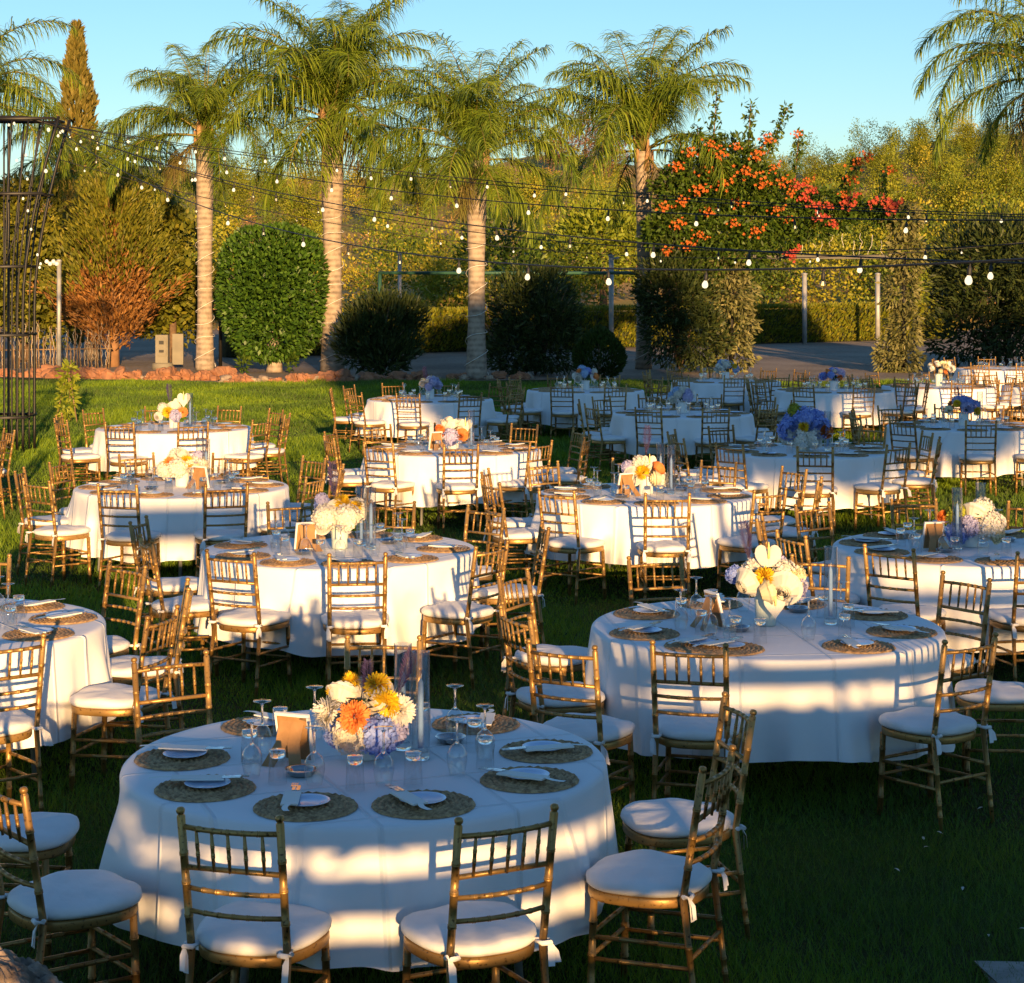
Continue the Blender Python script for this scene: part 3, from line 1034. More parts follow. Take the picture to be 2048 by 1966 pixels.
# columnar cypress
d = 72.0
zc0, zc1 = 0, A(0, 52, d).z
t = empty('cypress_tree', (AX(147, d), d, 0), 0, 'tall narrow golden cypress rising against the sky, far left', 'tree')
n = 9000
zz = rng.random(n) ** .8 * zc1
w_ = .68 * np.clip((zc1 - zz) / zc1 * 3.2, 0.02, 1) ** .75 * np.clip(zz / 1.5, .3, 1)
az = rng.uniform(0, 2 * PI, n)
rr = w_ * (.5 + .5 * rng.random(n) ** .5) * (1 + .28 * np.sin(zz * 2.3 + az * 2) * np.sin(zz * 5.1 + az))
pp = np.stack([np.cos(az) * rr, np.sin(az) * rr, zz], 1)
leafy('crown', pp, np.stack([np.cos(az) * .5, np.sin(az) * .5, np.ones(n)], 1), .3, .1, M['cypress'], t, jit=.3)
trunk_part(t, [(0, 0, 0), (0, 0, zc1 * .9)], [.16, .03])

# browning conifer with fanned branches
d = 56.0
t = empty('browning_conifer', (AX(216, d), d, 0), 0, 'fan shaped conifer with brown dead lower branches, left', 'tree')
trunk_part(t, [(0, 0, -.1), (.03, 0, .5), (0, 0, 2.5), (.02, 0, 4.9)], [.2, .15, .1, .03], 'twig')
G, Gd, B, Bd = [], [], [], []
tw = MB()
for k in range(210):
    z0 = rnd.uniform(.35, 4.2)
    az = rnd.uniform(0, 2 * PI)
    L = (2.7 - .38 * z0) * rnd.uniform(.75, 1.1)
    el = R(rnd.uniform(18, 55) + z0 * 4)
    dv = Vector((math.cos(az) * math.cos(el), math.sin(az) * math.cos(el), math.sin(el)))
    p0 = Vector((0, 0, z0))
    p1 = p0 + dv * L + Vector((0, 0, .12 * L))
    tw.tube([p0, p0.lerp(p1, .5) - Vector((0, 0, .06)), p1], [.018, .010, .004], n=4)
    dead_to = 1.0 if z0 < 1.15 else (.75 if z0 < 2.0 else .35)
    m = 130
    uu = rng.uniform(.2, 1.08, m)
    pts = np.array([p0.lerp(p1, float(q)) for q in uu]) + rng.normal(0, .1, (m, 3))
    dirs = np.tile(np.array(dv), (m, 1))
    dead = uu < dead_to * (1 if az > PI or z0 < 1 else .8)
    sel = dead & (rng.random(m) < .95)
    B.append(pts[sel]); Bd.append(dirs[sel]); G.append(pts[~dead]); Gd.append(dirs[~dead])
put('branches', tw.mesh('conifer_branches', M['twig']), t)
leafy('dead_foliage', np.vstack(B), np.vstack(Bd), .2, .05, M['conifer_dead'], t, jit=.4, up=.2)
leafy('green_foliage', np.vstack(G), np.vstack(Gd), .2, .05, M['conifer_green'], t, jit=.35, up=.4)
# a second green conifer behind the lattice tower
d = 58.0
for px, w_, hh, lab in ((45, 1.9, 5.4, 'green conifer standing behind the black lattice tower'), (330, 1.4, 4.6, 'green conifer between the browning conifer and slender palm')):
    c, tr = conifer_meshes('conifer', 9000, hh, w_, M['conifer_green'], .6, .2)
    tree_thing('conifer_tree', (c, tr), (AX(px, d + 1), d + 1, 0), 1, .5, lab)

# ------------------------------------------------------------------ flowering vine arch
d = 53.0
arch = empty('vine_arch', (AX(1460, d), d, 0), 0, 'big flowering vine over an arch with orange and red blooms', 'vine arch')


def loc(px, py, dy=0.0):
    v = A(px, py, d)
    return [v.x - arch.location.x, dy, v.z]


C = [loc(1300, 430), loc(1360, 380), loc(1420, 350), loc(1480, 370), loc(1330, 330), loc(1400, 300), loc(1450, 420), loc(1520, 410), loc(1380, 450), loc(1570, 385), loc(1290, 360), loc(1640, 400), loc(1500, 455), loc(1600, 420), loc(1265, 450), loc(1310, 490), loc(1370, 495), loc(1430, 490), loc(1345, 520), loc(1690, 405), loc(1560, 440)]
Rr = [[.8, .8, .65], [.9, .9, .7], [.9, .9, .7], [.75, .8, .6], [.75, .7, .6], [.75, .7, .55], [.9, .8, .6], [.7, .7, .45], [.9, .8, .45], [.6, .6, .35], [.6, .6, .5], [.65, .5, .25], [.5, .5, .4], [.55, .5, .3], [.55, .55, .55], [.7, .6, .5], [.7, .6, .5], [.6, .6, .45], [.6, .5, .5], [.6, .5, .3], [.5, .5, .25]]
p, dd = blob_points(20000, C, Rr, shell=.35, bump=.15)
leafy('foliage', p, dd, .17, .075, M['vine'], arch, up=-.3)
# upright shoots against the sky
for k, (px, y0, y1, ln) in enumerate(((1372, 165, 270, 8), (1437, 195, 270, 5), (1508, 205, 265, 40), (1335, 240, 300, -6), (1300, 262, 320, -12), (1470, 255, 300, 25), (1530, 250, 330, 10), (1640, 300, 380, 6), (1692, 326, 390, 14), (1615, 335, 390, -8))):
    b, tp = Vector(loc(px - ln, y1 + 30)), Vector(loc(px, y0))
    sh = put('shoot', MB().tube([b, b.lerp(tp, .5), tp], [.02, .014, .006], n=4).mesh('shoot', M['twig']), arch)
    m = 170
    u = rng.random(m)
    pts = np.array([b.lerp(tp, float(q)) for q in u]) + rng.normal(0, .07, (m, 3))
    leafy('leaf_spray', pts, sphere_dirs(m), .17, .07, M['vine'], sh, up=-.1)
# pillars
p, dd = blob_points(3600, [loc(1400, 560), loc(1405, 620), loc(1400, 680), loc(1385, 520)], [[.62, .55, .7], [.6, .55, .7], [.62, .6, .55], [.65, .55, .6]], shell=.5)
p[:, 2] = np.maximum(p[:, 2], .03)
leafy('pillar_foliage', p, dd, .17, .07, M['ivy'], arch, up=-.5)
p, dd = blob_points(4600, [loc(1728, 420), loc(1735, 490), loc(1725, 560), loc(1730, 630), loc(1725, 690), loc(1700, 680)], [[.5, .5, .45], [.52, .45, .6], [.46, .42, .6], [.45, .42, .6], [.5, .5, .5], [.35, .35, .5]], shell=.5)
p[:, 2] = np.maximum(p[:, 2], .03)
leafy('pillar_foliage', p, dd, .17, .07, M['ivy'], arch, up=-.5)
for px in (1400, 1730):
    q = loc(px, 700)
    put('post', MB().tube([(q[0], 0, 0), (q[0], 0, 3.2)], .07, n=8).mesh('arch_post', M['black_metal']), arch)
q0, q1 = loc(1400, 492), loc(1735, 492)
put('beam', MB().box(((q0[0] + q1[0]) / 2, 0, q0[2]), (q1[0] - q0[0], .12, .1)).mesh('arch_beam', M['black_metal'], smooth=False), arch)
for k in range(9):
    q = loc(1535 + k * 19, 452)
    zig = [(q[0] + rnd.uniform(-.05, .05) + .02 * m * math.sin(k * 1.7), 0.1 * math.sin(k), q[2] - m * rnd.uniform(.1, .16) + .12 * math.sin(k * 2.2)) for m in range(rnd.randint(3, 5))]
    put('icicle_light', MB().tube(zig, .006, n=4).mesh('icicle', M['fairy']), arch)
# blossoms
def cluster_mesh(seed, mat, n=17, r=.11):
    r_ = random.Random(seed)
    P_, D_ = [], []
    V = []
    for k in range(n):
        c = np.array([r_.gauss(0, r), r_.gauss(0, r * .7), r_.gauss(0, r * .6)])
        ax = nrm(np.array([[r_.gauss(0, .6), -1, r_.gauss(.2, .5)]]))[0]
        a = nrm(np.cross(ax, [[0, 0, 1.]]))[0]
        b = np.cross(ax, a)
        for q in range(5):
            an = 2 * PI * q / 5
            o = a * math.cos(an) + b * math.sin(an)
            s = np.cross(ax, o)
            V += [c, c + o * .025 + s * .016 + ax * .02, c + o * .052 + ax * .035, c + o * .025 - s * .016 + ax * .02]
    return quads_mesh('cluster', np.array(V), mat)


cl_o = [cluster_mesh(i, M['trumpet']) for i in range(3)]
cl_r = [cluster_mesh(i + 9, M['pinkred'], n=16) for i in range(3)]
orange = [(1290, 320), (1315, 295), (1350, 325), (1370, 300), (1400, 285), (1425, 330), (1440, 300), (1460, 270), (1475, 320), (1490, 350), (1450, 355), (1380, 350), (1330, 365), (1300, 390), (1410, 385), (1350, 405), (1395, 430), (1440, 440), (1290, 430), (1265, 400), (1340, 450), (1310, 470), (1270, 485), (1480, 400), (1515, 260), (1505, 375), (1540, 345), (1620, 345), (1605, 375), (1635, 310), (1645, 300), (1690, 330), (1360, 278), (1500, 420)]
redc = [(1520, 355), (1535, 380), (1550, 395), (1500, 400), (1580, 395), (1610, 390), (1625, 375), (1650, 380), (1665, 390), (1685, 385), (1700, 400), (1640, 400), (1560, 415), (1590, 430), (1520, 480), (1535, 470), (1510, 490), (1625, 395), (1780, 430), (1800, 440), (1715, 390), (1690, 400), (1545, 365), (1920, 410), (1890, 440)]
for k, (px, py) in enumerate(orange):
    tag(put('blossom_cluster', cl_o[k % 3], arch, loc(px, py, -.75 + .2 * math.sin(k)), (0, rnd.uniform(-.5, .5), rnd.uniform(-.4, .4)), rnd.uniform(.7, 1.15)), kind='stuff')
for k, (px, py) in enumerate(redc):
    if px > 1760 or k % 4 == 3:
        continue
    tag(put('blossom_cluster', cl_r[k % 3], arch, loc(px, py, -.7 + .15 * math.sin(k * 2)), (0, rnd.uniform(-.5, .5), rnd.uniform(-.4, .4)), rnd.uniform(.9, 1.3)), kind='stuff')

# ------------------------------------------------------------------ poles, pipe frame, cabinet, rustic fence, stones
M['green_pipe'] = pbr('green_pipe', (0.03, 0.10, 0.07), rough=.5)


def pole(px, y0, d, r, label, y1=None, arm=None, name='metal_pole'):
    x = AX(px, d)
    zt = A(0, y0, d).z
    t = empty(name, (x, d, 0), 0, label, 'pole', 'poles in the background')
    put('shaft', MB().tube([(0, 0, -.05), (0, 0, zt)], r, n=10).mesh('shaft', M['grey_metal']), t)
    put('cap', MB().lathe([(r * 1.25, 0), (r * 1.25, .05), (r * .3, .08)], 10, (0, 0, zt - .02), caps=True).mesh('cap', M['grey_metal']), t)
    if arm:
        put('arm', MB().tube([(0, 0, zt - .1), (arm, 0, zt - .05)], r * .5, n=6).mesh('arm', M['grey_metal']), t)
    return t


pole(1170, 490, 62, .075, 'grey metal pole behind the round thuja', arm=.25)
pole(1540, 525, 74, .09, 'grey pole left of centre inside the arch opening')
pole(1680, 525, 74, .09, 'grey pole at the right inside the arch opening')
pole(765, 488, 68, .06, 'thin grey pole above the upright leaved shrub')
pole(113, 500, 53, .06, 'pale pole carrying white lamps before the browning conifer', arm=-.3)
lamp_r = MB().lathe([(0, -.06), (.05, -.04), (.06, 0), (.04, .05), (0, .06)], 10).mesh('pole_lamp', M['white_wood'])
t = [o for o in bpy.data.objects if o.name.startswith('metal_pole')][-1]
for k in range(4):
    put('lamp', lamp_r, t, (-.05 - .09 * k, -.05, A(0, 505, 53).z + .06 * (k % 2)))
d = 60
t = empty('pipe_frame', (AX(727, d), d, 0), 0, 'thin green pipe goal frame behind the shrubs', 'frame')
zt = A(0, 525, d).z
w_ = AX(1222, d) - AX(727, d)
put('post', MB().tube([(0, 0, 0), (0, 0, zt)], .055, n=8).mesh('post', M['green_pipe']), t)
put('post', MB().tube([(w_, 0, 0), (w_, 0, zt)], .055, n=8).mesh('post', M['green_pipe']), t)
put('crossbar', MB().tube([(-.05, 0, zt + .04), (w_ + .05, 0, zt + .04)], .05, n=8).mesh('bar', M['green_pipe']), t)
t = empty('dark_post', (AX(422, 55), 55, 0), 0, 'dark slim post between the slender palm and clipped tree', 'post')
put('shaft', MB().tube([(0, 0, -.05), (0, 0, A(0, 530, 55).z)], .05, n=8).mesh('dark_post', M['black_metal']), t)

d = 54.5
M['beige'] = pbr('beige_plastic', (.22, .2, .15), rough=.7, var=.1)
t = empty('meter_cabinet', (AX(318, d), d, 0), 0, 'pale electric meter cabinet with side panel under the conifer', 'cabinet')
put('body', MB().box((-.1, 0, .5), (.34, .3, .9)).mesh('cabinet_body', M['beige'], smooth=False), t)
dr = put('door', MB().box((-.1, -.165, .62), (.26, .03, .5)).mesh('cabinet_door', M['beige'], smooth=False), t)
put('meter_window', MB().box((-.1, -.185, .74), (.13, .012, .1)).mesh('meter', M['black'], smooth=False), dr)
put('meter_window', MB().box((-.1, -.185, .5), (.13, .012, .07)).mesh('meter', M['black'], smooth=False), dr)
put('side_panel', MB().box((.32, .05, .55), (.3, .1, .85)).mesh('cabinet_panel', M['beige'], smooth=False), t)
put('plinth', MB().lathe([(.3, 0), (.3, .16), (.26, .2)], 14, (-.1, 0, -.02), caps=True).mesh('plinth', M['beige']), t)

# rustic stick fence with fairy lights at the left
M['stick'] = pbr('stick_wood', (.26, .17, .09), rough=.9, var=.4)
d = 55
t = empty('stick_fence', (0, d, 0), 0, 'rustic fence of thin sticks wound with fairy lights', 'fence')
for k in range(34):
    x = AX(-10 + k * 6.6, d)
    h = rnd.uniform(.75, 1.35)
    s = put('stick', MB().tube([(0, 0, -.05), (rnd.uniform(-.06, .06), rnd.uniform(-.05, .05), h * .5), (rnd.uniform(-.14, .14), 0, h)], [.022, .018, .008], n=5).mesh('stick', M['stick']), t, (x, rnd.uniform(-.1, .1), 0))
    put('light_wire', MB().tube([(.028 * math.cos(m * 1.5), -.028 * abs(math.sin(m * 1.5)) - .005, .05 + m * h / 15) for m in range(15) if m % 4 != k % 3], .0035, n=3).mesh('wire', M['fairy']), s)
put('rail', MB().tube([(AX(-12, d), .03, .5), (AX(215, d), .03, .55)], .02, n=6).mesh('rail', M['stick']), t)

# border of terracotta stones along the lawn edge
M['terracotta'] = pbr('terracotta_stone', (.36, .16, .08), rough=.9, color2=(.24, .12, .07), vscale=5, bump=.5, bscale=12)
M['greystone'] = pbr('pale_stone', (.38, .30, .22), rough=.9, color2=(.26, .2, .15), vscale=5, bump=.5, bscale=12)
stone_v = [rock_mesh('stone', M['terracotta'], (.26, .2, .2), i, rough=.3) for i in range(5)]
for q_ in stone_v:
    q_.polygons.foreach_set('use_smooth', [False] * len(q_.polygons))
stone_g = [rock_mesh('stone', M['greystone'], (.2, .16, .12), i + 20) for i in range(3)]
for k in range(110):
    px = -20 + k * 9.5 + rnd.uniform(-4, 4)
    dd0 = 49.8
    x = AX(px, dd0)
    y = lawn_edge(x) + .5 + rnd.uniform(-.12, .25)
    if 640 < px < 1010 and rnd.random() < .45:
        continue
    s = rnd.uniform(.35, 1.0) * (1.0 if px < 740 else .8)
    g = rnd.random() < .18
    o = put('border_stone', (stone_g if g else stone_v)[k % (3 if g else 5)], None, (x, y, .05 * s), (0, 0, rnd.uniform(0, 6)), s)
    tag(o, 'pale grey stone in the rock border along the lawn' if g else 'orange terracotta rock in the border along the lawn', 'rock', 'pale border stones' if g else 'terracotta border rocks')
# young climbing plant on stakes
d = 34.5
t = empty('staked_plant', (AX(128, d), d, 0), 0, 'young climbing plant with pale leaves on thin cane stakes', 'plant')
for k, (a, b) in enumerate(((-.22, .02), (.2, -.03), (.0, .18))):
    put('cane', MB().tube([(a, b * 2, 0), (.02, 0, 1.05)], .012, n=5).mesh('cane', M['stick']), t)
p, dd = blob_points(420, [[.0, 0, .5], [.02, 0, .85], [-.03, 0, .25], [.04, 0, 1.02]], [[.17, .15, .3], [.16, .14, .25], [.12, .12, .2], [.08, .08, .12]], shell=.2)
leafy('foliage', p, dd, .11, .045, M['lime'], t, up=-.2)


# ------------------------------------------------------------------ chairs
def ringed(p0, p1, r, rings, n=8, ends=None, mid=None):
    """turned bamboo-style rod: raised double rings at the given fractions"""
    p0, p1 = Vector(p0), Vector(p1)
    st = [(0.0, r)]
    for f in rings:
        for off, k in ((-.022, 1.0), (-.018, 1.16), (-.008, 1.16), (-.003, .9), (.003, .9), (.008, 1.16), (.018, 1.16), (.022, 1.0)):
            st.append((f + off * .25 / max(.1, (p1 - p0).length), k * r))
    st.append((1.0, r))
    st.sort()
    pts, rad = [], []
    for f, rr in st:
        q = p0.lerp(p1, f)
        if mid is not None:
            q = q + Vector(mid) * 4 * f * (1 - f)
        if ends is not None:
            rr = rr * (ends + (1 - ends) * min(1, 4 * f * (1 - f) * 1.2))
        pts.append(q); rad.append(rr)
    return MB().tube(pts, rad, n=n)


def cushion_outline(j, n, s=1.0):
    a = 2 * PI * j / n
    c, sn = math.cos(a), math.sin(a)
    ex = 2.6
    k = (abs(c) ** ex + abs(sn) ** ex) ** (-1 / ex)
    w = .205 - .02 * (-sn * k)            # wider at the front (+y)
    w = .208 + .02 * sn * k
    return c * k * w * s, sn * k * .215 * s


def ring_solid(prof, n=36):
    """prof: (scale, z) rings of the seat outline"""
    mb = MB()
    for s, z in prof:
        for j in range(n):
            x, y = cushion_outline(j, n, s)
            mb.v.append((x, y, z))
    for k in range(len(prof) - 1):
        for j in range(n):
            a, b = k * n + j, k * n + (j + 1) % n
            mb.f.append((a, b, b + n, a + n))
    mb.f.append(tuple(range(n))[::-1])
    mb.f.append(tuple((len(prof) - 1) * n + j for j in range(n)))
    return mb


def joined(mbs):
    o = MB()
    for m in mbs:
        b = len(o.v)
        o.v += m.v
        o.f += [tuple(i + b for i in f) for f in m.f]
    return o


def chair_parts(n=8):
    P = []
    zs = [.87, .73, .66, .58]

    def post(sx):
        foot, seat, top = Vector((sx * .178, -.245, 0)), Vector((sx * .172, -.19, .45)), Vector((sx * .176, -.262, .905))
        pts, rad = [], []
        for a, b, fr in ((foot, seat, (.18, .3, .62)), (seat, top, (.25, .5, .72))):
            L = (b - a).length
            st = [(0.0, .0142), (1.0, .0148)]
            for f in fr:
                for off, k in ((-.006, 1.0), (-.005, 1.14), (-.002, 1.14), (0, .95), (.002, 1.14), (.005, 1.14), (.006, 1.0)):
                    st.append((f + off / L, .0142 * k))
            st.sort()
            for f, r in st:
                taper = 1.0 if a is seat else (.72 + .28 * f)
                pts.append(a.lerp(b, f)); rad.append(r * taper)
        d = (top - seat).normalized()
        for z, k in ((.004, .8), (.008, .62), (.012, .95), (.02, 1.08), (.028, .8), (.031, .2)):
            pts.append(top + d * z); rad.append(.0145 * k)
        return MB().tube(pts, rad, n=n)

    def on_post(sx, z):
        f = (z - .45) / .455
        return Vector((sx * (.172 + .004 * f), -.19 - .072 * f, z))
    for sx in (-1, 1):
        P.append(('back_post', post(sx)))
    for i, z in enumerate(zs):
        r = .0095 if i < 2 else .0088
        P.append(('crest_rail' if i == 0 else 'back_rail', ringed(on_post(-1, z), on_post(1, z), r, (.2, .35, .5, .65, .8) if i != 1 else (), n=n, mid=(0, -.028, 0))))
    for k in range(5):
        f = (k + 1) / 6
        m = -.028 * 4 * f * (1 - f)
        a = on_post(-1, zs[1]).lerp(on_post(1, zs[1]), f) + Vector((0, m, 0))
        b = on_post(-1, zs[0]).lerp(on_post(1, zs[0]), f) + Vector((0, m, 0))
        P.append(('spindle', ringed(a, b, .0072, (.38, .62), n=max(6, n - 2), ends=.72)))
    P.append(('seat_frame', ring_solid([(.9, .405), (.99, .408), (1.0, .415), (1.0, .437), (.985, .443), (.8, .444)])))
    for sx in (-1, 1):
        P.append(('leg', ringed((sx * .178, .168, 0), (sx * .168, .155, .41), .0145, (.22, .5, .8), n=n)))
    for sx in (-1, 1):
        for z in (.19, .27):
            f = z / .45
            P.append(('stretcher', ringed((sx * .174, .16, z), (sx * .174, -.245 + .055 * f, z + .012), .0085, (.3, .7), n=6)))
    for z in (.2, .28):
        P.append(('stretcher', ringed((-.175, .162, z), (.175, .162, z), .0085, (.3, .5, .7), n=6)))
    P.append(('stretcher', ringed((-.175, -.216, .235), (.175, -.216, .235), .0085, (.3, .5, .7), n=6)))
    return P


def cushion_mb(seed):
    r_ = random.Random(seed)
    prof = [(.90, .4445), (.985, .447), (1.035, .457), (1.045, .468), (1.03, .481), (.97, .490), (.8, .496), (.5, .500), (.2, .502)]
    mb = ring_solid(prof, 40)
    a1, a2 = r_.uniform(0, 6), r_.uniform(0, 6)
    out = []
    for (x, y, z) in mb.v:
        an = math.atan2(y, x)
        rr = math.hypot(x, y)
        dz = .004 * math.sin(3 * an + a1) * rr / .2 + .003 * math.sin(7 * an + a2) * rr / .2
        out.append((x, y, z + (dz if z > .46 else 0)))
    mb.v = out
    return mb


def tie_mb(sx, seed):
    r_ = random.Random(seed)
    x, y, z = sx * .185, -.2, .462
    mb = MB()
    mb.tube([(sx * .15, -.17, .462), (x + sx * .006, y, z), (x, y - .024, z), (x - sx * .03, y - .02, z), (sx * .148, -.19, z)], [.008, .009, .009, .009, .006], n=6)
    for k in range(2):
        dx, dy = r_.uniform(-.02, .05) * sx, r_.uniform(-.03, -.005)
        w = .012
        a = Vector((x, y - .015, z))
        b = a + Vector((dx * .6, dy, -.03))
        c = a + Vector((dx, dy * 1.3, -.065 - .03 * r_.random()))
        i = len(mb.v)
        for q, ww in ((a, .004), (b, w), (c, w * .9)):
            mb.v += [tuple(q + Vector((-ww, .003, 0))), tuple(q + Vector((ww, -.003, 0)))]
        mb.f += [(i, i + 1, i + 3, i + 2), (i + 2, i + 3, i + 5, i + 4)]
    return mb


near_chair = [(nm, mb.mesh('chair_' + nm, M['gold'])) for nm, mb in chair_parts(8)]
cush = [cushion_mb(i).mesh('cushion', M['cushion']) for i in range(4)]
ties = [[tie_mb(s, i * 2 + s).mesh('tie', M['cushion']) for s in (-1, 1)] for i in range(3)]
fp = chair_parts(5)
far_back = joined([m for n_, m in fp if n_ in ('crest_rail', 'back_rail', 'spindle')]).mesh('chair_back', M['gold'])
far_base = joined([m for n_, m in fp if n_ in ('stretcher', 'seat_frame')]).mesh('chair_base', M['gold'])
far_posts = [m.mesh('chair_post', M['gold']) for n_, m in fp if n_ == 'back_post']
far_legs = [m.mesh('chair_leg', M['gold']) for n_, m in fp if n_ == 'leg']


def chair(x, y, face, label, group, near=True):
    """face: heading the sitter would look (radians, 0 = +x)"""
    t = empty('banquet_chair', (x, y, 0), face - PI / 2, label, 'chair', group)
    k = rnd.randrange(12)
    if near:
        for nm, me in near_chair:
            put(nm, me, t)
        for me in ties[k % 3]:
            put('cushion_tie', me, t)
    else:
        put('backrest', far_back, t); put('seat_frame', far_base, t)
        for me in far_posts:
            put('back_post', me, t)
        for me in far_legs:
            put('leg', me, t)
    put('cushion', cush[k % 4], t, (0, rnd.uniform(-.004, .008), 0), (0, 0, rnd.uniform(-.05, .05)))
    return t


# ------------------------------------------------------------------ table, cloth, settings
TR = .95
TOP = .75


def cloth_mesh(seed, hem=.2):
    r_ = random.Random(seed)
    N = 300
    fr = [(r_.choice((9, 10, 11, 12, 13)), r_.uniform(0, 6.28), 1.0), (r_.choice((16, 17, 18, 19)), r_.uniform(0, 6.28), .6), (r_.choice((5, 6, 7)), r_.uniform(0, 6.28), .6), (29, r_.uniform(0, 6.28), .25)]
    pl = [(r_.uniform(0, 2 * PI), r_.uniform(.035, .08), r_.uniform(.015, .05), r_.uniform(0, .35)) for _ in range(26)]
    rings = [(0.001, 0), (.3, 0), (.6, 0), (.8, 0), (.9, 0), (.935, 0), (.95, -.003), (.958, -.011), (.962, -.024)]
    mb = MB()
    allr = [(r, TOP + .006 + z, 0.0) for r, z in rings]
    m = 14
    for k in range(1, m + 1):
        u = k / m
        allr.append((.962 + .035 * u, TOP - .02 - u * (TOP - .02 - hem), u))
    for r, z, u in allr:
        for j in range(N):
            a = 2 * PI * j / N
            f = sum(w * math.sin(n * a + p) for n, p, w in fr) / 2.2
            f = math.copysign(abs(f) ** .8, f)
            rr = r + (.05 * u ** .75) * f
            if u > 0:
                for pa, pw_, pm, p0 in pl:
                    dd_ = (a - pa + PI) % (2 * PI) - PI
                    if abs(dd_) < 4 * pw_ and u > p0:
                        rr += pm * ((u - p0) / (1 - p0)) ** .7 * math.exp(-(dd_ / pw_) ** 2)
            zz = z + (.022 * u * u * math.sin(3 * a + fr[0][1]) + .02 * u * f if u > 0 else .0012 * math.sin(5 * a + 9 * r) * (r < .9))
            mb.v.append((rr * math.cos(a), rr * math.sin(a), zz))
    L = len(allr)
    for k in range(L - 1):
        for j in range(N):
            a, b = k * N + j, k * N + (j + 1) % N
            mb.f.append((a, a + N, b + N, b))
    return mb.mesh('tablecloth', M['cloth'])


cloths = [cloth_mesh(i, (.24, .27, .22)[i % 3]) for i in range(5)]
tb_top = MB().lathe([(0.001, .725), (TR - .005, .725), (TR, .73), (TR, .745), (TR - .005, .749), (0.001, .749)], 48).mesh('table_top', M['table_wood'])
tb_leg = MB().tube([(.5, .5, .722), (.5, .5, .35), (.52, .52, 0)], .016, n=8).mesh('table_leg', M['grey_metal'])


def mat_disc():
    """coiled seagrass placemat: raised plaited coils"""
    mb = MB()
    N, coils = 72, 8
    base = []
    for c in range(coils):
        r0, r1 = .19 * c / coils, .19 * (c + 1) / coils
        for q, z in ((.0, .002), (.25, .0075), (.5, .0095), (.75, .0075)):
            base.append((max(.001, r0 + (r1 - r0) * q), z, c))
    base.append((.19, .001, coils))
    for r, z, c in base:
        for j in range(N):
            a = 2 * PI * j / N
            br = 1 + .35 * math.sin(a * (6 + 5 * c) + c * 1.7)
            mb.v.append((r * math.cos(a) * (1 + .006 * math.sin(a * 23 + c)), r * math.sin(a) * (1 + .006 * math.sin(a * 19)), z * br))
    for k in range(len(base) - 1):
        for j in range(N):
            a, b = k * N + j, k * N + (j + 1) % N
            mb.f.append((a, a + N, b + N, b))
    return mb


def seagrass():
    m, nt, out = mat_new('seagrass')
    b = nt.nodes.new('ShaderNodeBsdfPrincipled'); b.inputs['Roughness'].default_value = .85
    nt.links.new(b.outputs[0], out.inputs[0])
    tc = nt.nodes.new('ShaderNodeTexCoord')
    n = nt.nodes.new('ShaderNodeTexNoise'); n.inputs['Scale'].default_value = 55; n.inputs['Detail'].default_value = 6
    nt.links.new(tc.outputs['Object'], n.inputs['Vector'])
    cr = nt.nodes.new('ShaderNodeValToRGB')
    cr.color_ramp.elements[0].position = .35; cr.color_ramp.elements[0].color = (.25, .14, .06, 1)
    cr.color_ramp.elements[1].position = .65; cr.color_ramp.elements[1].color = (.60, .38, .18, 1)
    nt.links.new(n.outputs['Fac'], cr.inputs[0]); nt.links.new(cr.outputs[0], b.inputs['Base Color'])
    return m


me_mat = mat_disc().mesh('placemat', seagrass())
me_plate = MB().lathe([(.001, .004), (.05, .004), (.062, .007), (.085, .014), (.087, .0155), (.084, .016), (.062, .0095), (.05, .0065), (.001, .0065)], 40).mesh('plate', M['plate'])
me_sleeve = MB().box((0, 0, .004), (.062, .2, .006)).mesh('sleeve', M['paper'], smooth=False)


def fork_mb():
    mb = MB()
    mb.box((0, .118, .0085), (.012, .05, .003))
    mb.box((0, .15, .0095), (.024, .024, .003))
    for k in range(4):
        mb.box((-.0105 + k * .007, .177, .0105), (.003, .032, .0025))
    return mb


me_fork = fork_mb().mesh('fork', M['steel'], smooth=False)
me_knife = MB().box((.017, .125, .0085), (.014, .07, .003)).mesh('knife', M['steel'], smooth=False)
rb = MB()
for k in range(6):
    y0, y1 = -.1 - .014 * k, -.1 - .014 * (k + 1)
    x0, x1 = -.012 * math.sin(k * .5), -.012 * math.sin((k + 1) * .5)
    rb.quad((x0 - .011, y0, .008 - .0008 * k), (x0 + .011, y0, .008 - .0008 * k), (x1 + .011, y1, .0072 - .0008 * k), (x1 - .011, y1, .0072 - .0008 * k))
me_ribbon = rb.mesh('ribbon', M['ribbon'], smooth=False)

# glasses stand upside down: profile from the rim on the cloth up to the foot
wine_prof = [(.028, 0), (.035, .03), (.040, .06), (.0385, .085), (.028, .108), (.012, .122), (.0055, .13), (.0045, .16), (.0045, .195), (.008, .208), (.022, .214), (.036, .217), (.0365, .2195), (.0, .2205)]
me_wine = MB().lathe(wine_prof, 22).mesh('wine_bowl', M['glass'])
me_wine_stem = MB().lathe([(.001, .118), (.007, .122), (.0042, .135), (.0042, .198), (.008, .207), (.001, .21)], 12).mesh('wine_stem', M['thick'])
me_tumb = MB().lathe([(.036, 0), (.0335, .06), (.0315, .118), (.0305, .128), (.0, .129)], 24).mesh('tumbler_wall', M['glass'])
me_tumb_base = MB().lathe([(.001, .098), (.024, .098), (.0285, .104), (.0295, .122), (.027, .1275), (.001, .1275)], 24).mesh('tumbler_base', M['thick'])
me_water_wall = me_tumb
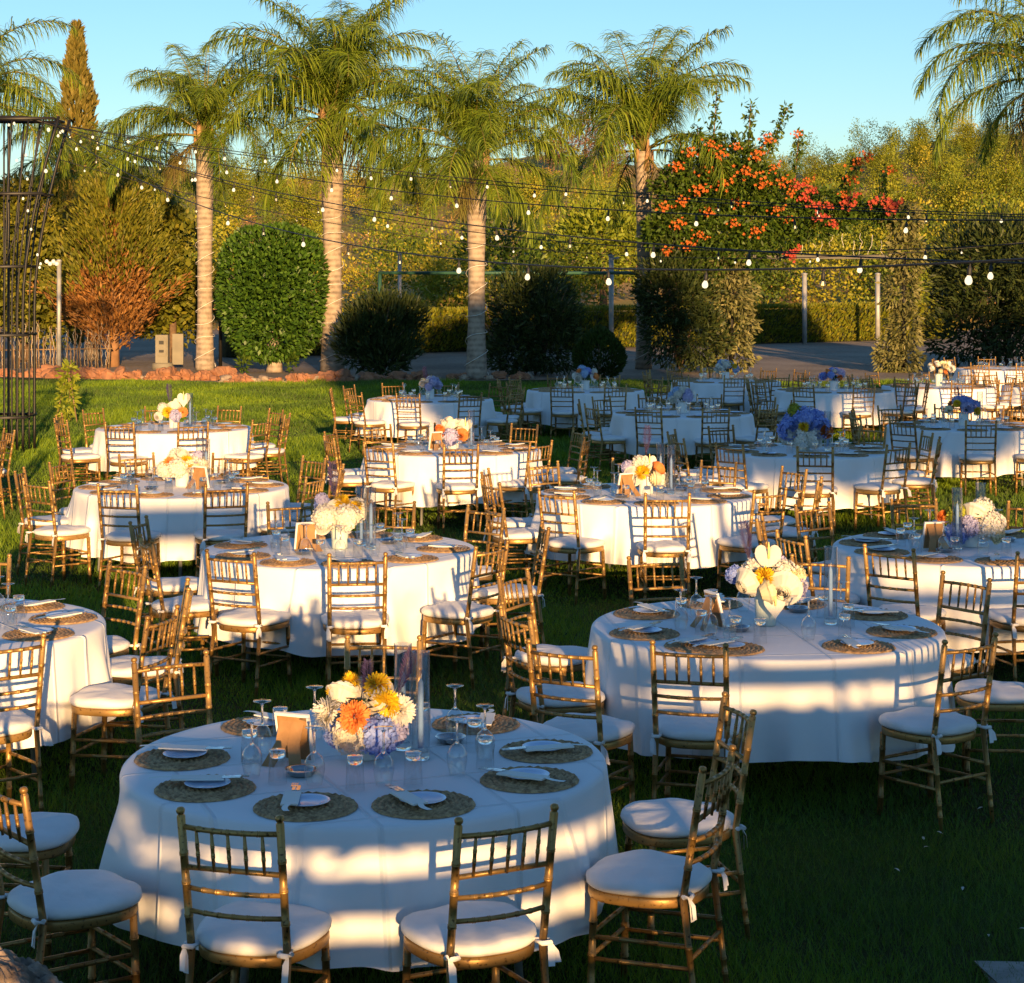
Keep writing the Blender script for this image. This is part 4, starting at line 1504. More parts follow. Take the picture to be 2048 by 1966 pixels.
me_tray = MB().lathe([(.001, .004), (.042, .003), (.05, .012), (.058, .024), (.064, .026), (.0645, .0235), (.058, .019), (.052, .008), (.044, .0), (.001, .0)], 32).mesh('ashtray', M['steel'])
me_cyl = MB().lathe([(.034, .002), (.036, .006), (.036, .30), (.0375, .302), (.0345, .302), (.0342, .02), (.001, .018)], 28).mesh('candle_glass', M['glass'])
me_cbase = MB().lathe([(.001, .0), (.034, .0), (.035, .012), (.03, .02), (.012, .03), (.001, .031)], 20).mesh('candle_foot', M['thick'])
me_candle = MB().lathe([(.001, .031), (.0115, .031), (.0115, .2), (.0095, .215), (.003, .225), (.001, .226)], 14).mesh('candle', M['candle'])
me_wick = MB().tube([(0, 0, .224), (.001, 0, .232), (.004, 0, .238)], .0015, n=5).mesh('wick', M['wick'])


def frame_stand():
    """picture frame seen from behind: board, white rim and a splayed strut of two legs"""
    tilt = Matrix.Rotation(R(-14), 4, 'X')
    board = MB(); board.box((0, 0, .10), (.13, .006, .18), mtx=tilt)
    rim = MB()
    for c, s in (((0, -.006, .195), (.15, .014, .012)), ((0, -.006, .006), (.15, .014, .012)), ((-.07, -.006, .1005), (.012, .013, .176)), ((.07, -.006, .1005), (.012, .013, .176))):
        rim.box(c, s, mtx=tilt)
    strut = MB()
    for sx in (-1, 1):
        f = Vector((sx * .062, .125, .0))
        mid = Vector((sx * .026, .075, .085))
        for (p, q) in ((Vector((sx * .027, .04, .165)), mid), (mid, f)):
            dv = (q - p)
            sd = Vector((1, 0, 0)) * .027
            up_ = Vector((0, .004, .001))
            i = len(strut.v)
            for e in (p, q):
                strut.v += [tuple(e - sd), tuple(e + sd), tuple(e + sd + up_), tuple(e - sd + up_)]
            strut.f += [(i, i + 1, i + 5, i + 4), (i + 1, i + 2, i + 6, i + 5), (i + 2, i + 3, i + 7, i + 6), (i + 3, i, i + 4, i + 7), (i, i + 3, i + 2, i + 1), (i + 4, i + 5, i + 6, i + 7)]
    return board.mesh('frame_back', M['mdf'], smooth=False), rim.mesh('frame_rim', M['white_wood'], smooth=False), strut.mesh('frame_strut', M['mdf'], smooth=False)


me_frame = frame_stand()

# ------------------------------------------------------------------ bouquets
def mum_mesh(nm, mat, r=.055, n=190, flat=.85):
    V = []
    g = PI * (3 - math.sqrt(5))
    for i in range(n):
        z = 1 - 1.55 * i / n
        rr = math.sqrt(max(0, 1 - z * z))
        a = i * g
        dv = np.array([math.cos(a) * rr, math.sin(a) * rr, z * flat])
        dv /= np.linalg.norm(dv)
        s = np.cross(dv, [0.2, .1, 1.]); s /= np.linalg.norm(s)
        u = np.cross(s, dv)
        L = r * rnd.uniform(.85, 1.12)
        w = r * .085
        p0, p1, p2 = dv * r * .25, dv * L * .75 + u * r * .05, dv * L + u * r * .16 * rnd.uniform(-1, 1)
        V += [p0 - s * w * .6, p0 + s * w * .6, p1 + s * w, p1 - s * w, p1 - s * w, p1 + s * w, p2 + s * w * .4, p2 - s * w * .4]
    return quads_mesh(nm, np.array(V), mat)


def hyd_mesh(nm, mat, r=.06, n=150):
    V = []
    g = PI * (3 - math.sqrt(5))
    for i in range(n):
        z = 1 - 1.6 * i / n
        rr = math.sqrt(max(0, 1 - z * z))
        a = i * g
        dv = np.array([math.cos(a) * rr, math.sin(a) * rr, z])
        s = np.cross(dv, [0.2, .1, 1.]); s /= np.linalg.norm(s)
        u = np.cross(s, dv)
        c = dv * r * rnd.uniform(.7, 1.06)
        an0 = rnd.uniform(0, 1.5)
        q = r * .27 * rnd.uniform(.8, 1.2)
        for m in range(4):
            an = an0 + m * PI / 2
            o = s * math.cos(an) + u * math.sin(an)
            w = s * -math.sin(an) + u * math.cos(an)
            ti = dv * q * rnd.uniform(-.1, .8)
            V += [c, c + o * q * .6 + w * q * .45 + ti * .6, c + o * q + ti, c + o * q * .6 - w * q * .45 + ti * .6]
    return quads_mesh(nm, np.array(V), mat)


def rose_mesh(nm, mat, r=.05):
    V = []
    for ring, (cnt, rad, tip, h) in enumerate(((3, .25, .22, .95), (4, .45, .42, .9), (5, .7, .66, .78), (6, .9, .98, .55), (7, 1.0, 1.2, .25))):
        for k in range(cnt):
            a0 = 2 * PI * k / cnt + ring * .6
            da = PI / cnt * 1.35
            for m in range(3):
                b0, b1 = a0 - da + 2 * da * m / 3, a0 - da + 2 * da * (m + 1) / 3
                e = [.75, 1.0, 1.0, .75]
                V += [[math.cos(b0) * rad * .55 * r, math.sin(b0) * rad * .55 * r, -.5 * r], [math.cos(b1) * rad * .55 * r, math.sin(b1) * rad * .55 * r, -.5 * r],
                      [math.cos(b1) * rad * r, math.sin(b1) * rad * r, .1 * r], [math.cos(b0) * rad * r, math.sin(b0) * rad * r, .1 * r]]
                V += [[math.cos(b0) * rad * r, math.sin(b0) * rad * r, .1 * r], [math.cos(b1) * rad * r, math.sin(b1) * rad * r, .1 * r],
                      [math.cos(b1) * tip * r, math.sin(b1) * tip * r, h * e[m + 1] * r], [math.cos(b0) * tip * r, math.sin(b0) * tip * r, h * e[m] * r]]
    return quads_mesh(nm, np.array(V), mat)


def anthurium(nm, mat):
    mb = MB()
    N, m = 28, 6
    for k in range(m + 1):
        f = k / m
        for j in range(N):
            a = 2 * PI * j / N
            x = 16 * math.sin(a) ** 3 / 17
            y = (13 * math.cos(a) - 5 * math.cos(2 * a) - 2 * math.cos(3 * a) - math.cos(4 * a)) / 17
            mb.v.append((x * f * .058, .012 * (f * f) - .006 * abs(math.sin(a)), y * f * .075))
    for k in range(m):
        for j in range(N):
            a, b = k * N + j, k * N + (j + 1) % N
            mb.f.append((a, b, b + N, a + N))
    return mb.mesh(nm, mat, rndattr=[.6] * (m * N))


def plume(nm, mat):
    V = []
    pts = [np.array([.012 * math.sin(t * 2), 0, t * .26]) for t in np.linspace(0, 1, 24)]
    for k in range(5, 23):
        for s in (-1, 1):
            for q in range(3):
                L = .05 * math.sin(PI * (k - 4) / 20) ** .6 * rnd.uniform(.7, 1.2)
                d = np.array([s * .7, rnd.uniform(-.6, .6), .8])
                p = pts[k]
                V += [p, p + d * L * .5 + [0, .003, .004], p + d * L, p + d * L * .5 - [0, .003, .004]]
    for k in range(23):
        p, q = pts[k], pts[k + 1]
        V += [p - [.0015, 0, 0], p + [.0015, 0, 0], q + [.0012, 0, 0], q - [.0012, 0, 0]]
    return quads_mesh(nm, np.array(V), mat)


def leaf_mesh(nm, mat):
    V = []
    for k in range(6):
        t0, t1 = k / 6, (k + 1) / 6
        w0, w1 = .022 * math.sin(PI * t0 ** .8), .022 * math.sin(PI * min(1, t1) ** .8)
        y0, y1, z0, z1 = .13 * t0, .13 * t1, .03 * math.sin(t0 * 2.6), .03 * math.sin(t1 * 2.6)
        V += [[-w0, y0, z0], [w0, y0, z0], [w1, y1, z1], [-w1, y1, z1]]
    return quads_mesh(nm, np.array(V), mat)


BL = {}
for c in ('white', 'cream', 'yellow', 'orange', 'blue', 'lilac', 'sky', 'lime'):
    BL['m_' + c] = mum_mesh('mum', M['p_' + c])
    BL['h_' + c] = hyd_mesh('hydrangea', M['p_' + c])
    BL['r_' + c] = rose_mesh('rose', M['p_' + c])
BL['anth'] = anthurium('anthurium', M['p_white'])
BL['plume'] = plume('plume', M['p_plume'])
BL['leaf'] = leaf_mesh('bouquet_leaf', M['p_leaf'])
me_spadix = MB().tube([(0, -.006, -.005), (0, -.02, .03), (0, -.026, .06)], [.005, .005, .002], n=6).mesh('spadix', M['spadix'])
me_vase = MB().lathe([(.001, .0), (.058, .0), (.062, .006), (.064, .15), (.067, .154), (.062, .155), (.058, .15), (.056, .03), (.001, .028)], 30).mesh('vase', M['vase_white'])
me_vase2 = MB().lathe([(.001, .0), (.052, .0), (.056, .006), (.066, .20), (.069, .204), (.064, .205), (.06, .2), (.05, .03), (.001, .028)], 30).mesh('vase', M['vase'])
BNAME = {'m': 'chrysanthemum', 'h': 'hydrangea', 'r': 'rose'}


def bouquet(x, y, spec, label, tall=False, s=1.0, seed=0):
    """spec: list of (bloom key, dx, dz, dy, scale) around the vase mouth, metres"""
    r_ = random.Random(seed)
    t = empty('flower_arrangement', (x, y, TOP + .008), 0, label, 'flowers', 'table centrepieces')
    put('vase', me_vase2 if tall else me_vase, t)
    h = (.205 if tall else .155)
    for key, dx, dz, dy, sc in spec:
        p = Vector((dx * s, dy * s, h + dz * s))
        if key == 'anth':
            o = put('anthurium', BL['anth'], t, p, (R(-15), 0, R(r_.uniform(-15, 15))), sc * s)
            put('spadix', me_spadix, o)
            continue
        if key == 'plume':
            put('feather_plume', BL['plume'], t, p, (0, R(dx * 140), 0), sc * s)
            continue
        dv = Vector((dx * 1.0, dy * 1.0 - .05, dz + .02)).normalized()
        q = dv.to_track_quat('Z', 'Y').to_euler()
        put(BNAME[key[0]], BL[key], t, p, (q.x + r_.uniform(-.2, .2), q.y + r_.uniform(-.2, .2), r_.uniform(0, 6)), sc * s)
    for k in range(9):
        a = r_.uniform(0, 6.28)
        put('leaf', BL['leaf'], t, (math.cos(a) * .03, math.sin(a) * .03, h + r_.uniform(-.01, .06)), (R(r_.uniform(-10, 35)), 0, a), r_.uniform(.8, 1.3))
    return t


def auto_bouquet(cols, seed, n=11, anth=None, plumes=0, R0=.13):
    r_ = random.Random(seed)
    out = []
    g = 2.39996
    for k in range(n):
        f = (k + .5) / n
        el = 1.45 - 1.5 * f
        rr = R0 * r_.uniform(.85, 1.1)
        a = k * g + seed
        out.append((cols[k % len(cols)], math.cos(a) * math.cos(el) * rr * 1.15, math.sin(el) * rr * .85 + .03, math.sin(a) * math.cos(el) * rr, r_.uniform(.85, 1.15)))
    if anth:
        out.append(('anth', anth[0], anth[1], -.03, 1.2))
    for k in range(plumes):
        out.append(('plume', (-.06, .09, .02)[k], .05, .03, 1.1))
    return out


# ------------------------------------------------------------------ lay the tables
CLOCK = ['three', 'two', 'one', 'twelve', 'eleven', 'ten', 'nine', 'eight', 'seven', 'six', 'five', 'four']


def in_view(p, m=60):
    if p[1] < 3:
        return False
    x, y = proj(p)
    return -m < x < 2048 + m and -m < y < 1966 + 3 * m


def clock(a, used):
    """a in degrees; 0 = right, 90 = away; a free clock hour seen from above"""
    h = int(round((a % 360) / 30)) % 12
    for k in (0, 1, -1, 2, -2):
        c = (h + k) % 12
        if c not in used:
            used.add(c)
            return CLOCK[c]
    return CLOCK[h]


def lay_table(desc, x, y, angs, spec, seed, rad=None, level=2, tall=False, chair_fix=None, extras=True, bl_label='', s=1.0, frame=None, candles=((.22, .0), (.14, .16)), trays=((-.23, -.25), (.33, .28)), skip=()):
    """level 2: all of it; 1: no cutlery; 0: mats and glasses only"""
    r_ = random.Random(seed)
    t = empty('banquet_table', (x, y, 0), r_.uniform(0, 1.5), 'round banquet table under the cloth of ' + desc, 'table', 'round banquet tables')
    put('table_top', tb_top, t)
    for k in range(4):
        put('leg', tb_leg, t, rot=(0, 0, k * PI / 2))
    c = put('tablecloth', cloths[seed % 5], None, (x, y, 0), (0, 0, r_.uniform(0, 6)))
    tag(c, 'white cloth draped over ' + desc, 'tablecloth', 'white tablecloths')
    z = TOP + .0075
    uc, um = set(), set()
    for i, a in enumerate(angs):
        jr = r_.uniform(-.05, .06)
        rr = (rad[i] if rad else 1.19) + jr
        ja = r_.uniform(-9, 9)
        fx = None
        if chair_fix and i in chair_fix:
            fx = chair_fix[i]
        an = R(a)
        cx_, cy_ = x + math.cos(an) * rr, y + math.sin(an) * rr
        face = an + PI + R(ja)
        ck = clock(a, uc)
        if fx == 'none':
            pass
        else:
            if fx:
                cx_, cy_, face = fx
            if in_view((cx_, cy_, .6), 110):
                chair(cx_, cy_, face, 'white cushioned gold chair, %s o\'clock of %s' % (ck, desc), 'gold chairs round ' + desc, near=(level >= 2))
        ca, sa = math.cos(an), math.sin(an)
        mx_, my_ = x + ca * .73, y + sa * .73
        if not in_view((mx_, my_, z), 60):
            continue
        o = put('placemat', me_mat, None, (mx_, my_, z), (0, 0, r_.uniform(0, 6)))
        tag(o, 'round woven seagrass placemat at %s o\'clock on %s' % (ck, desc), 'placemat', 'placemats')
        if level >= 1:
            o = put('side_plate', me_plate, None, (mx_ - ca * .01, my_ - sa * .01, z + .010), (0, 0, 0))
            tag(o, 'small pale blue plate at %s o\'clock on %s' % (ck, desc), 'plate', 'small blue plates')
        if level >= 2:
            q = empty('cutlery_sleeve', (mx_ + sa * .055, my_ - ca * .055, z + .028), an + PI / 2 + R(r_.uniform(-35, 35)), 'white cutlery sleeve with fork at %s o\'clock on %s' % (ck, desc), 'cutlery', 'cutlery sleeves')
            q.rotation_euler[0] = R(-1)
            put('sleeve', me_sleeve, q); put('fork', me_fork, q); put('knife', me_knife, q); put('ribbon', me_ribbon, q)
        ga = an + R(r_.uniform(6, 13))
        gr = r_.uniform(.44, .52)
        if r_.random() < .93:
            q = empty('tumbler', (x + math.cos(ga) * gr, y + math.sin(ga) * gr, z), 0, 'upturned clear tumbler at %s o\'clock on %s' % (ck, desc), 'glass', 'upturned tumblers')
            put('wall', me_tumb, q); put('base', me_tumb_base, q)
        ga = an - R(r_.uniform(4, 12))
        gr = r_.uniform(.40, .5)
        if r_.random() < .93:
            q = empty('wine_glass', (x + math.cos(ga) * gr, y + math.sin(ga) * gr, z), 0, 'upturned stemmed wine glass at %s o\'clock on %s' % (ck, desc), 'glass', 'upturned wine glasses')
            put('bowl', me_wine, q); put('stem', me_wine_stem, q)
    if not extras:
        return
    bouquet(x, y + .02, spec, bl_label, tall, s, seed)
    for k, (a, b) in enumerate(candles):
        q = empty('candle_holder', (x + a, y + b, z), 0, ('nearer' if k == 0 else 'farther') + ' blue candle in a tall glass cylinder on ' + desc, 'candle', 'candles in glass cylinders')
        q.scale = (1.0, 1.0, 1.42)
        put('glass_cylinder', me_cyl, q); put('glass_foot', me_cbase, q)
        cd = put('taper_candle', me_candle, q); put('wick', me_wick, cd)
    for k, (a, b) in enumerate(trays):
        o = put('ashtray', me_tray, None, (x + a, y + b, z))
        tag(o, ('front' if k == 0 else 'rear') + ' round steel ashtray on ' + desc, 'ashtray', 'steel ashtrays')
    if frame:
        a, b, rz = frame
        q = empty('table_number_frame', (x + a, y + b, z), R(rz), 'white edged frame with brown back board standing on ' + desc, 'frame', 'table number frames')
        put('back_board', me_frame[0], q); put('frame_rim', me_frame[1], q); put('easel_strut', me_frame[2], q)


def spread(a0, n=9, step=None):
    step = step or 360 / n
    return [a0 + step * i for i in range(n)]


T1 = (gx(731, 7.85), 7.85)
b1 = [('m_white', -.135, .03, -.05, 1.25), ('r_white', -.09, .085, .0, 1.2), ('m_orange', -.035, .03, -.11, 1.15), ('m_yellow', -.06, .13, .05, .75), ('m_yellow', -.12, .10, .0, .6), ('r_white', .055, .085, -.04, 1.25),
      ('m_yellow', .045, .13, -.03, .95), ('m_yellow', .085, .075, -.10, 1.0), ('m_white', .13, .045, -.06, 1.1), ('h_white', -.05, -.045, -.10, 1.05), ('h_blue', .055, -.04, -.11, 1.15), ('h_lilac', .1, -.03, -.06, 1.0),
      ('h_blue', -.11, -.06, -.02, .7), ('plume', .0, .04, -.02, .72), ('plume', .11, .06, .03, .8), ('h_white', .0, .06, .09, 1.2), ('m_white', .09, .05, .09, 1.1)]
lay_table('the nearest table', T1[0], T1[1], [92, 130, 180, 219, 257, 291, 333, 9, 54], b1, 1, rad=[1.42, 1.3, 1.33, 1.3, 1.22, 1.2, 1.2, 1.32, 1.3], chair_fix={8: 'none'},
          s=1.05, bl_label='bouquet of white mums, orange and yellow blooms and blue hydrangea on nearest table', frame=(-.27, -.03, 158))
T3 = (gx(1467 * K, 10.8), 10.8)
b3 = [('r_white', -.12, .035, -.08, 1.5), ('m_yellow', -.02, .07, -.10, 1.1), ('r_cream', -.02, .0, -.15, 1.25), ('r_white', .08, .01, -.13, 1.7), ('h_white', .10, .08, -.03, 1.2), ('h_cream', .16, .06, .0, 1.0), ('h_lilac', .17, .0, -.03, 1.0), ('h_blue', -.17, .07, .0, .8),
      ('h_white', -.05, .08, .05, 1.2), ('anth', .01, .17, -.03, 1.35), ('anth', .03, -.07, -.15, 1.1), ('plume', -.08, .1, .05, 1.0), ('h_lilac', .06, .13, .05, .9)]
lay_table('the shaded table right of centre', T3[0], T3[1], [70, 109, 150, 200, 235, 247, 303, 344, 27], b3, 3, rad=[1.3, 1.25, 1.3, 1.22, 1.3, 1.2, 1.2, 1.25, 1.16],
          chair_fix={4: (.36, 9.62, R(62))}, tall=True, bl_label='white bouquet with pale anthurium and yellow blooms on the large shaded table', frame=(-.27, -.05, 112), candles=((.36, .05),), trays=((-.17, -.15), (.24, .45)))
T2 = (AX(650, 13.8), 13.8)
b2 = [('h_white', -.09, .02, -.08, 1.5), ('h_white', .06, .02, -.1, 1.55), ('r_white', -.02, .07, -.02, 1.5), ('m_yellow', .02, .12, -.05, 1.15), ('m_yellow', .12, .09, -.04, .95), ('h_blue', -.12, .09, .04, .95), ('h_white', .1, .05, .08, 1.4), ('plume', -.04, .1, 0, 1.15), ('h_lilac', -.13, .13, .02, .8), ('r_white', -.12, -.04, -.07, 1.1)]
lay_table('the sunlit table behind the nearest', T2[0], T2[1], [211, 247, 280, 316, 358, 45, 79, 110, 168], b2, 2, tall=True, bl_label='bouquet of large cream hydrangeas and yellow blooms in a pale pot', frame=(-.24, -.05, 205))
lay_table('the table cut by the left edge', gx(-146, 10.8), 10.8, [54, 17, -22, -60, -98, 94, 130, 170, 210], auto_bouquet(['m_white', 'm_yellow', 'h_blue'], 4), 4, bl_label='bouquet on the table cut by the left edge', candles=(), trays=())
T4 = (gx(348 * K, 17.8), 17.8)
b4 = [('h_white', -.14, .0, -.05, 1.3), ('m_orange', -.1, .06, -.08, 1.1), ('h_white', -.02, .02, -.12, 1.4), ('m_yellow', .05, .07, -.08, 1.15), ('h_white', .12, .03, -.06, 1.4), ('r_white', .0, .12, .0, 1.3), ('h_cream', .19, .0, 0, 1.1), ('h_white', -.06, .1, .08, 1.3), ('h_lilac', .14, .1, .04, 1.0), ('r_white', .2, .06, -.02, .9)]
lay_table('the left table with cream bouquet', T4[0], T4[1], spread(223, n=10), b4, 5, bl_label='wide cream bouquet with one orange and one yellow bloom', frame=(.2, -.1, 150))
T6 = (gx(1292, 17.2), 17.2)
b6 = [('r_white', -.12, .0, -.06, 1.5), ('m_yellow', -.03, .04, -.1, 1.25), ('r_orange', .1, .07, -.07, 1.15), ('r_cream', .09, -.01, -.1, 1.35), ('h_white', -.05, .1, 0, 1.2), ('anth', .03, .12, -.02, 1.2), ('plume', .0, .14, .02, 1.15), ('h_lilac', -.15, .07, .03, 1.0), ('h_white', .14, -.03, 0, 1.0), ('m_white', .05, .05, .1, 1.2)]
lay_table('the central plumed bouquet table', T6[0], T6[1], spread(237, n=10), b6, 6, bl_label='bouquet with tall dark plume, yellow and orange blooms at the centre', frame=(-.2, -.1, 215))
T16 = (gx(1955, 13.9), 13.9)
b16 = [('h_lime', -.1, .07, -.03, 1.3), ('r_white', .02, .08, -.05, 1.7), ('h_blue', -.1, -.05, -.06, 1.3), ('h_white', .12, .0, -.08, 1.6), ('r_cream', .16, -.05, -.1, 1.3), ('r_orange', -.18, .05, 0, .9), ('h_white', .1, .1, .05, 1.3), ('h_lilac', -.03, .0, -.1, 1.2), ('r_white', .21, .02, 0, 1.0)]
lay_table('the table cut by the right edge', T16[0] - .05, T16[1], spread(238, n=10), b16, 7, bl_label='white, lime and blue bouquet on the right edge table', frame=(-.3, -.12, 195), candles=((-.12, -.12), (.12, .2)))
T7 = (gx(906, 21.6), 21.6)
b7 = [('r_orange', -.15, .04, -.06, 1.25), ('h_lilac', -.03, -.02, -.1, 1.5), ('r_white', .0, .09, -.03, 1.5), ('r_orange', .1, .0, -.09, 1.25), ('anth', .14, .1, -.03, 1.35), ('r_white', -.1, .1, .02, 1.2), ('h_white', .06, .08, .06, 1.3), ('r_cream', .15, .02, 0, 1.1), ('r_white', -.04, .15, 0, 1.0)]
lay_table('the table with two orange blooms', T7[0], T7[1], spread(238, n=10), b7, 8, level=2, bl_label='white bouquet with two orange roses and a pale anthurium', frame=(-.2, -.1, 215), candles=((.2, 0),), trays=())
T5 = (gx(348, 24.5), 24.5)
b5 = [('m_yellow', -.07, .04, -.08, 1.3), ('m_orange', .12, .04, -.08, 1.15), ('r_white', .0, .1, -.02, 1.5), ('anth', .12, .2, -.02, 1.5), ('plume', -.05, .1, 0, 1.1), ('h_white', -.14, .08, .0, 1.1), ('h_lilac', .03, .0, -.1, 1.2), ('r_white', -.2, -.02, 0, 1.0), ('r_white', .02, .16, .03, 1.0)]
lay_table('the far table on the left lawn', T5[0], T5[1], spread(252, n=10), b5, 9, level=1, bl_label='white bouquet with raised anthurium, yellow and orange blooms on left lawn', candles=((.2, 0),), trays=(), frame=None)
T11 = (gx(1609, 21.4), 21.4)
b11 = [('h_blue', -.16, .02, -.04, 1.7), ('h_blue', .0, .13, -.03, 1.7), ('h_blue', .14, .04, -.06, 1.7), ('r_orange', .22, .0, -.06, 1.2), ('m_yellow', -.02, .05, -.12, 1.1), ('h_white', -.06, -.07, -.12, 1.6), ('h_white', .08, -.07, -.12, 1.5), ('h_lime', -.09, .2, .02, 1.1), ('h_blue', .12, .12, .05, 1.4), ('h_blue', -.1, .1, .06, 1.5), ('h_white', -.17, -.05, 0, 1.1)]
lay_table('the table with the big blue bouquet', T11[0], T11[1], spread(231, n=10), b11, 10, level=2, tall=True, s=1.1, bl_label='large bright blue bouquet with white base and orange bloom', candles=((.25, 0),), trays=())
T10 = (gx(1365, 27.0), 27.0)
lay_table('the table left of the blue bouquet', T10[0], T10[1], spread(248, n=10), auto_bouquet(['h_white', 'r_white', 'h_sky', 'h_lilac', 'h_cream'], 11, n=11, anth=(.12, .1), R0=.15), 11, level=1, bl_label='white and pale blue bouquet on the shaded table left of blue bouquet', candles=(), trays=())
T8 = (gx(860, 30.0), 30.0)
lay_table('the far table with the lilac bouquet', T8[0], T8[1], spread(225, n=10), auto_bouquet(['h_lilac', 'h_blue', 'r_white', 'h_lilac', 'r_cream'], 12, n=11, anth=(.02, .14), plumes=1), 12, level=1, bl_label='lilac and white bouquet on a far table', candles=(), trays=())
T9 = (gx(1171, 32.3), 32.3)
lay_table('the far table before the small thuja', T9[0], T9[1], spread(252, n=10), auto_bouquet(['r_white', 'h_sky', 'h_blue', 'r_white', 'r_orange', 'h_white'], 13, n=13, anth=(.14, .05), R0=.18), 13, level=0, bl_label='wide blue and white bouquet on far shaded table', candles=(), trays=())
T12 = (gx(1452, 35.0), 35.0)
lay_table('the far table below the vine pillar', T12[0], T12[1], spread(268, n=10), auto_bouquet(['h_sky', 'r_white', 'm_yellow', 'h_sky', 'h_white'], 14, n=12, R0=.17), 14, level=0, bl_label='pale blue and white bouquet below the vine pillar', candles=(), trays=())
T13 = (gx(1668, 32.2), 32.2)
lay_table('the far table before the lane', T13[0], T13[1], spread(243, n=10), auto_bouquet(['h_blue', 'r_white', 'h_blue', 'r_orange', 'h_lilac', 'r_cream'], 15, n=11, R0=.15), 15, level=0, bl_label='blue and white bouquet with orange bloom before the lane', candles=(), trays=())
T14 = (gx(1878, 33.4), 33.4)
lay_table('the far sunlit cream bouquet table', T14[0], T14[1], spread(236, n=10), auto_bouquet(['r_white', 'r_cream', 'r_orange', 'r_white', 'h_white'], 16, n=13, anth=(.14, .16), R0=.19), 16, level=0, tall=True, bl_label='large cream bouquet with orange centre in sunlight at far right', candles=(), trays=())
T15 = (gx(1928, 24.8), 24.8)
lay_table('the far shaded right edge table', T15[0], T15[1], spread(229, n=10), auto_bouquet(['h_blue', 'm_orange', 'h_lilac', 'h_blue', 'r_cream', 'm_yellow'], 17, n=12, plumes=1, R0=.16), 17, level=1, bl_label='blue bouquet with orange and yellow blooms on right edge table', candles=((.2, 0),), trays=())
lay_table('the far sunlit table at the right edge', gx(2120, 33.5), 33.5, spread(236, n=10), [], 18, level=0, extras=False)
lay_table('the table beyond the left edge', -6.95, 21.5, spread(-12, n=10), [], 19, level=1, extras=False)
lay_table('the last table beside the huge shrub', gx(2010, 39.5), 39.5, spread(236, n=10), [], 20, level=0, extras=False)


# ------------------------------------------------------------------ lattice tower at the left edge
d = 29.3
tw = empty('lattice_tower', (AX(5, d), d, 0), 0, 'black metal lattice tower with curved bars at the left edge', 'lattice tower')
zt = A(0, 226, d).z
LW = .50
for j, yy in enumerate((-.35, .35)):
    for k, px in enumerate((-40, -22, -4, 5, 20, 34, 45, 55)):
        x = AX(px, d) - tw.location.x
        bend = 0.0 if k < 4 else (.10 + .12 * (k - 4))
        pts = []
        for m in range(15):
            u = m / 14
            pts.append((x + bend * max(0, u - .45) ** 1.6 * 3.0, yy, u * zt))
        put('bar', MB().tube(pts, .022 if k in (3, 7) else .014, n=6).mesh('bar', M['black_metal']), tw)
for py in (230, 372, 510, 640, 796):
    z = A(0, py, d).z
    x1 = AX(58 if py > 500 else (90 if py < 400 else 66), d) - tw.location.x
    if py == 230:
        x1 = AX(112, d) - tw.location.x
    x0 = AX(-45, d) - tw.location.x
    put('ring', MB().tube([(x0, -.37, z), (x1, -.37, z), (x1, .37, z), (x0, .37, z), (x0, -.37, z)], .024, n=6).mesh('ring', M['black_metal']), tw)
z = A(0, 240, d).z
for yy in (-.3, 0, .3):
    put('top_rail', MB().tube([(AX(-60, d) - tw.location.x, yy, z + .12), (AX(60, d) - tw.location.x, yy, z + .1), (AX(128, d) - tw.location.x, yy, z - .06)], .02, n=6).mesh('top_rail', M['black_metal']), tw)
put('brace', MB().tube([(AX(2, d) - tw.location.x, -.36, A(0, 560, d).z), (AX(62, d) - tw.location.x, -.36, A(0, 390, d).z)], .012, n=5).mesh('brace', M['black_metal']), tw)
small_bulb = MB().lathe([(.001, -.03), (.018, -.024), (.026, -.005), (.02, .018), (.008, .03), (.001, .032)], 10).mesh('small_bulb', M['bulb_lit'])
for k, (px, py) in enumerate(((40, 240), (105, 252), (45, 310), (100, 330), (65, 345), (57, 382), (66, 405), (72, 440), (84, 488), (90, 505), (88, 512), (30, 243), (62, 300))):
    put('bulb', small_bulb, tw, (AX(px, d) - tw.location.x, -.4, A(0, py, d).z), sc=(1.0 if k in (1, 3) else .7))

# ------------------------------------------------------------------ string lights from the tower towards the right
me_bulb_on = MB().lathe([(.001, -.052), (.016, -.047), (.0235, -.035), (.025, -.024), (.021, -.008), (.013, .004), (.011, .012), (.001, .013)], 16).mesh('bulb', M['bulb_lit'])
me_bulb_off = MB().lathe([(.001, -.052), (.016, -.047), (.0235, -.035), (.025, -.024), (.021, -.008), (.013, .004), (.011, .012), (.001, .013)], 16).mesh('bulb', M['bulb_off'])
me_socket = MB().lathe([(.001, .01), (.014, .01), (.0155, .02), (.0155, .055), (.011, .064), (.006, .075), (.005, .095), (.001, .097)], 12).mesh('socket', M['black'])
me_fil = MB().tube([(-.005, 0, -.0), (-.006, 0, -.03), (0, 0, -.015), (.006, 0, -.03), (.005, 0, 0)], .0012, n=4).mesh('filament', M['filament'])
start = Vector((AX(95, 29.3), 29.3, A(0, 236, 29.3).z))


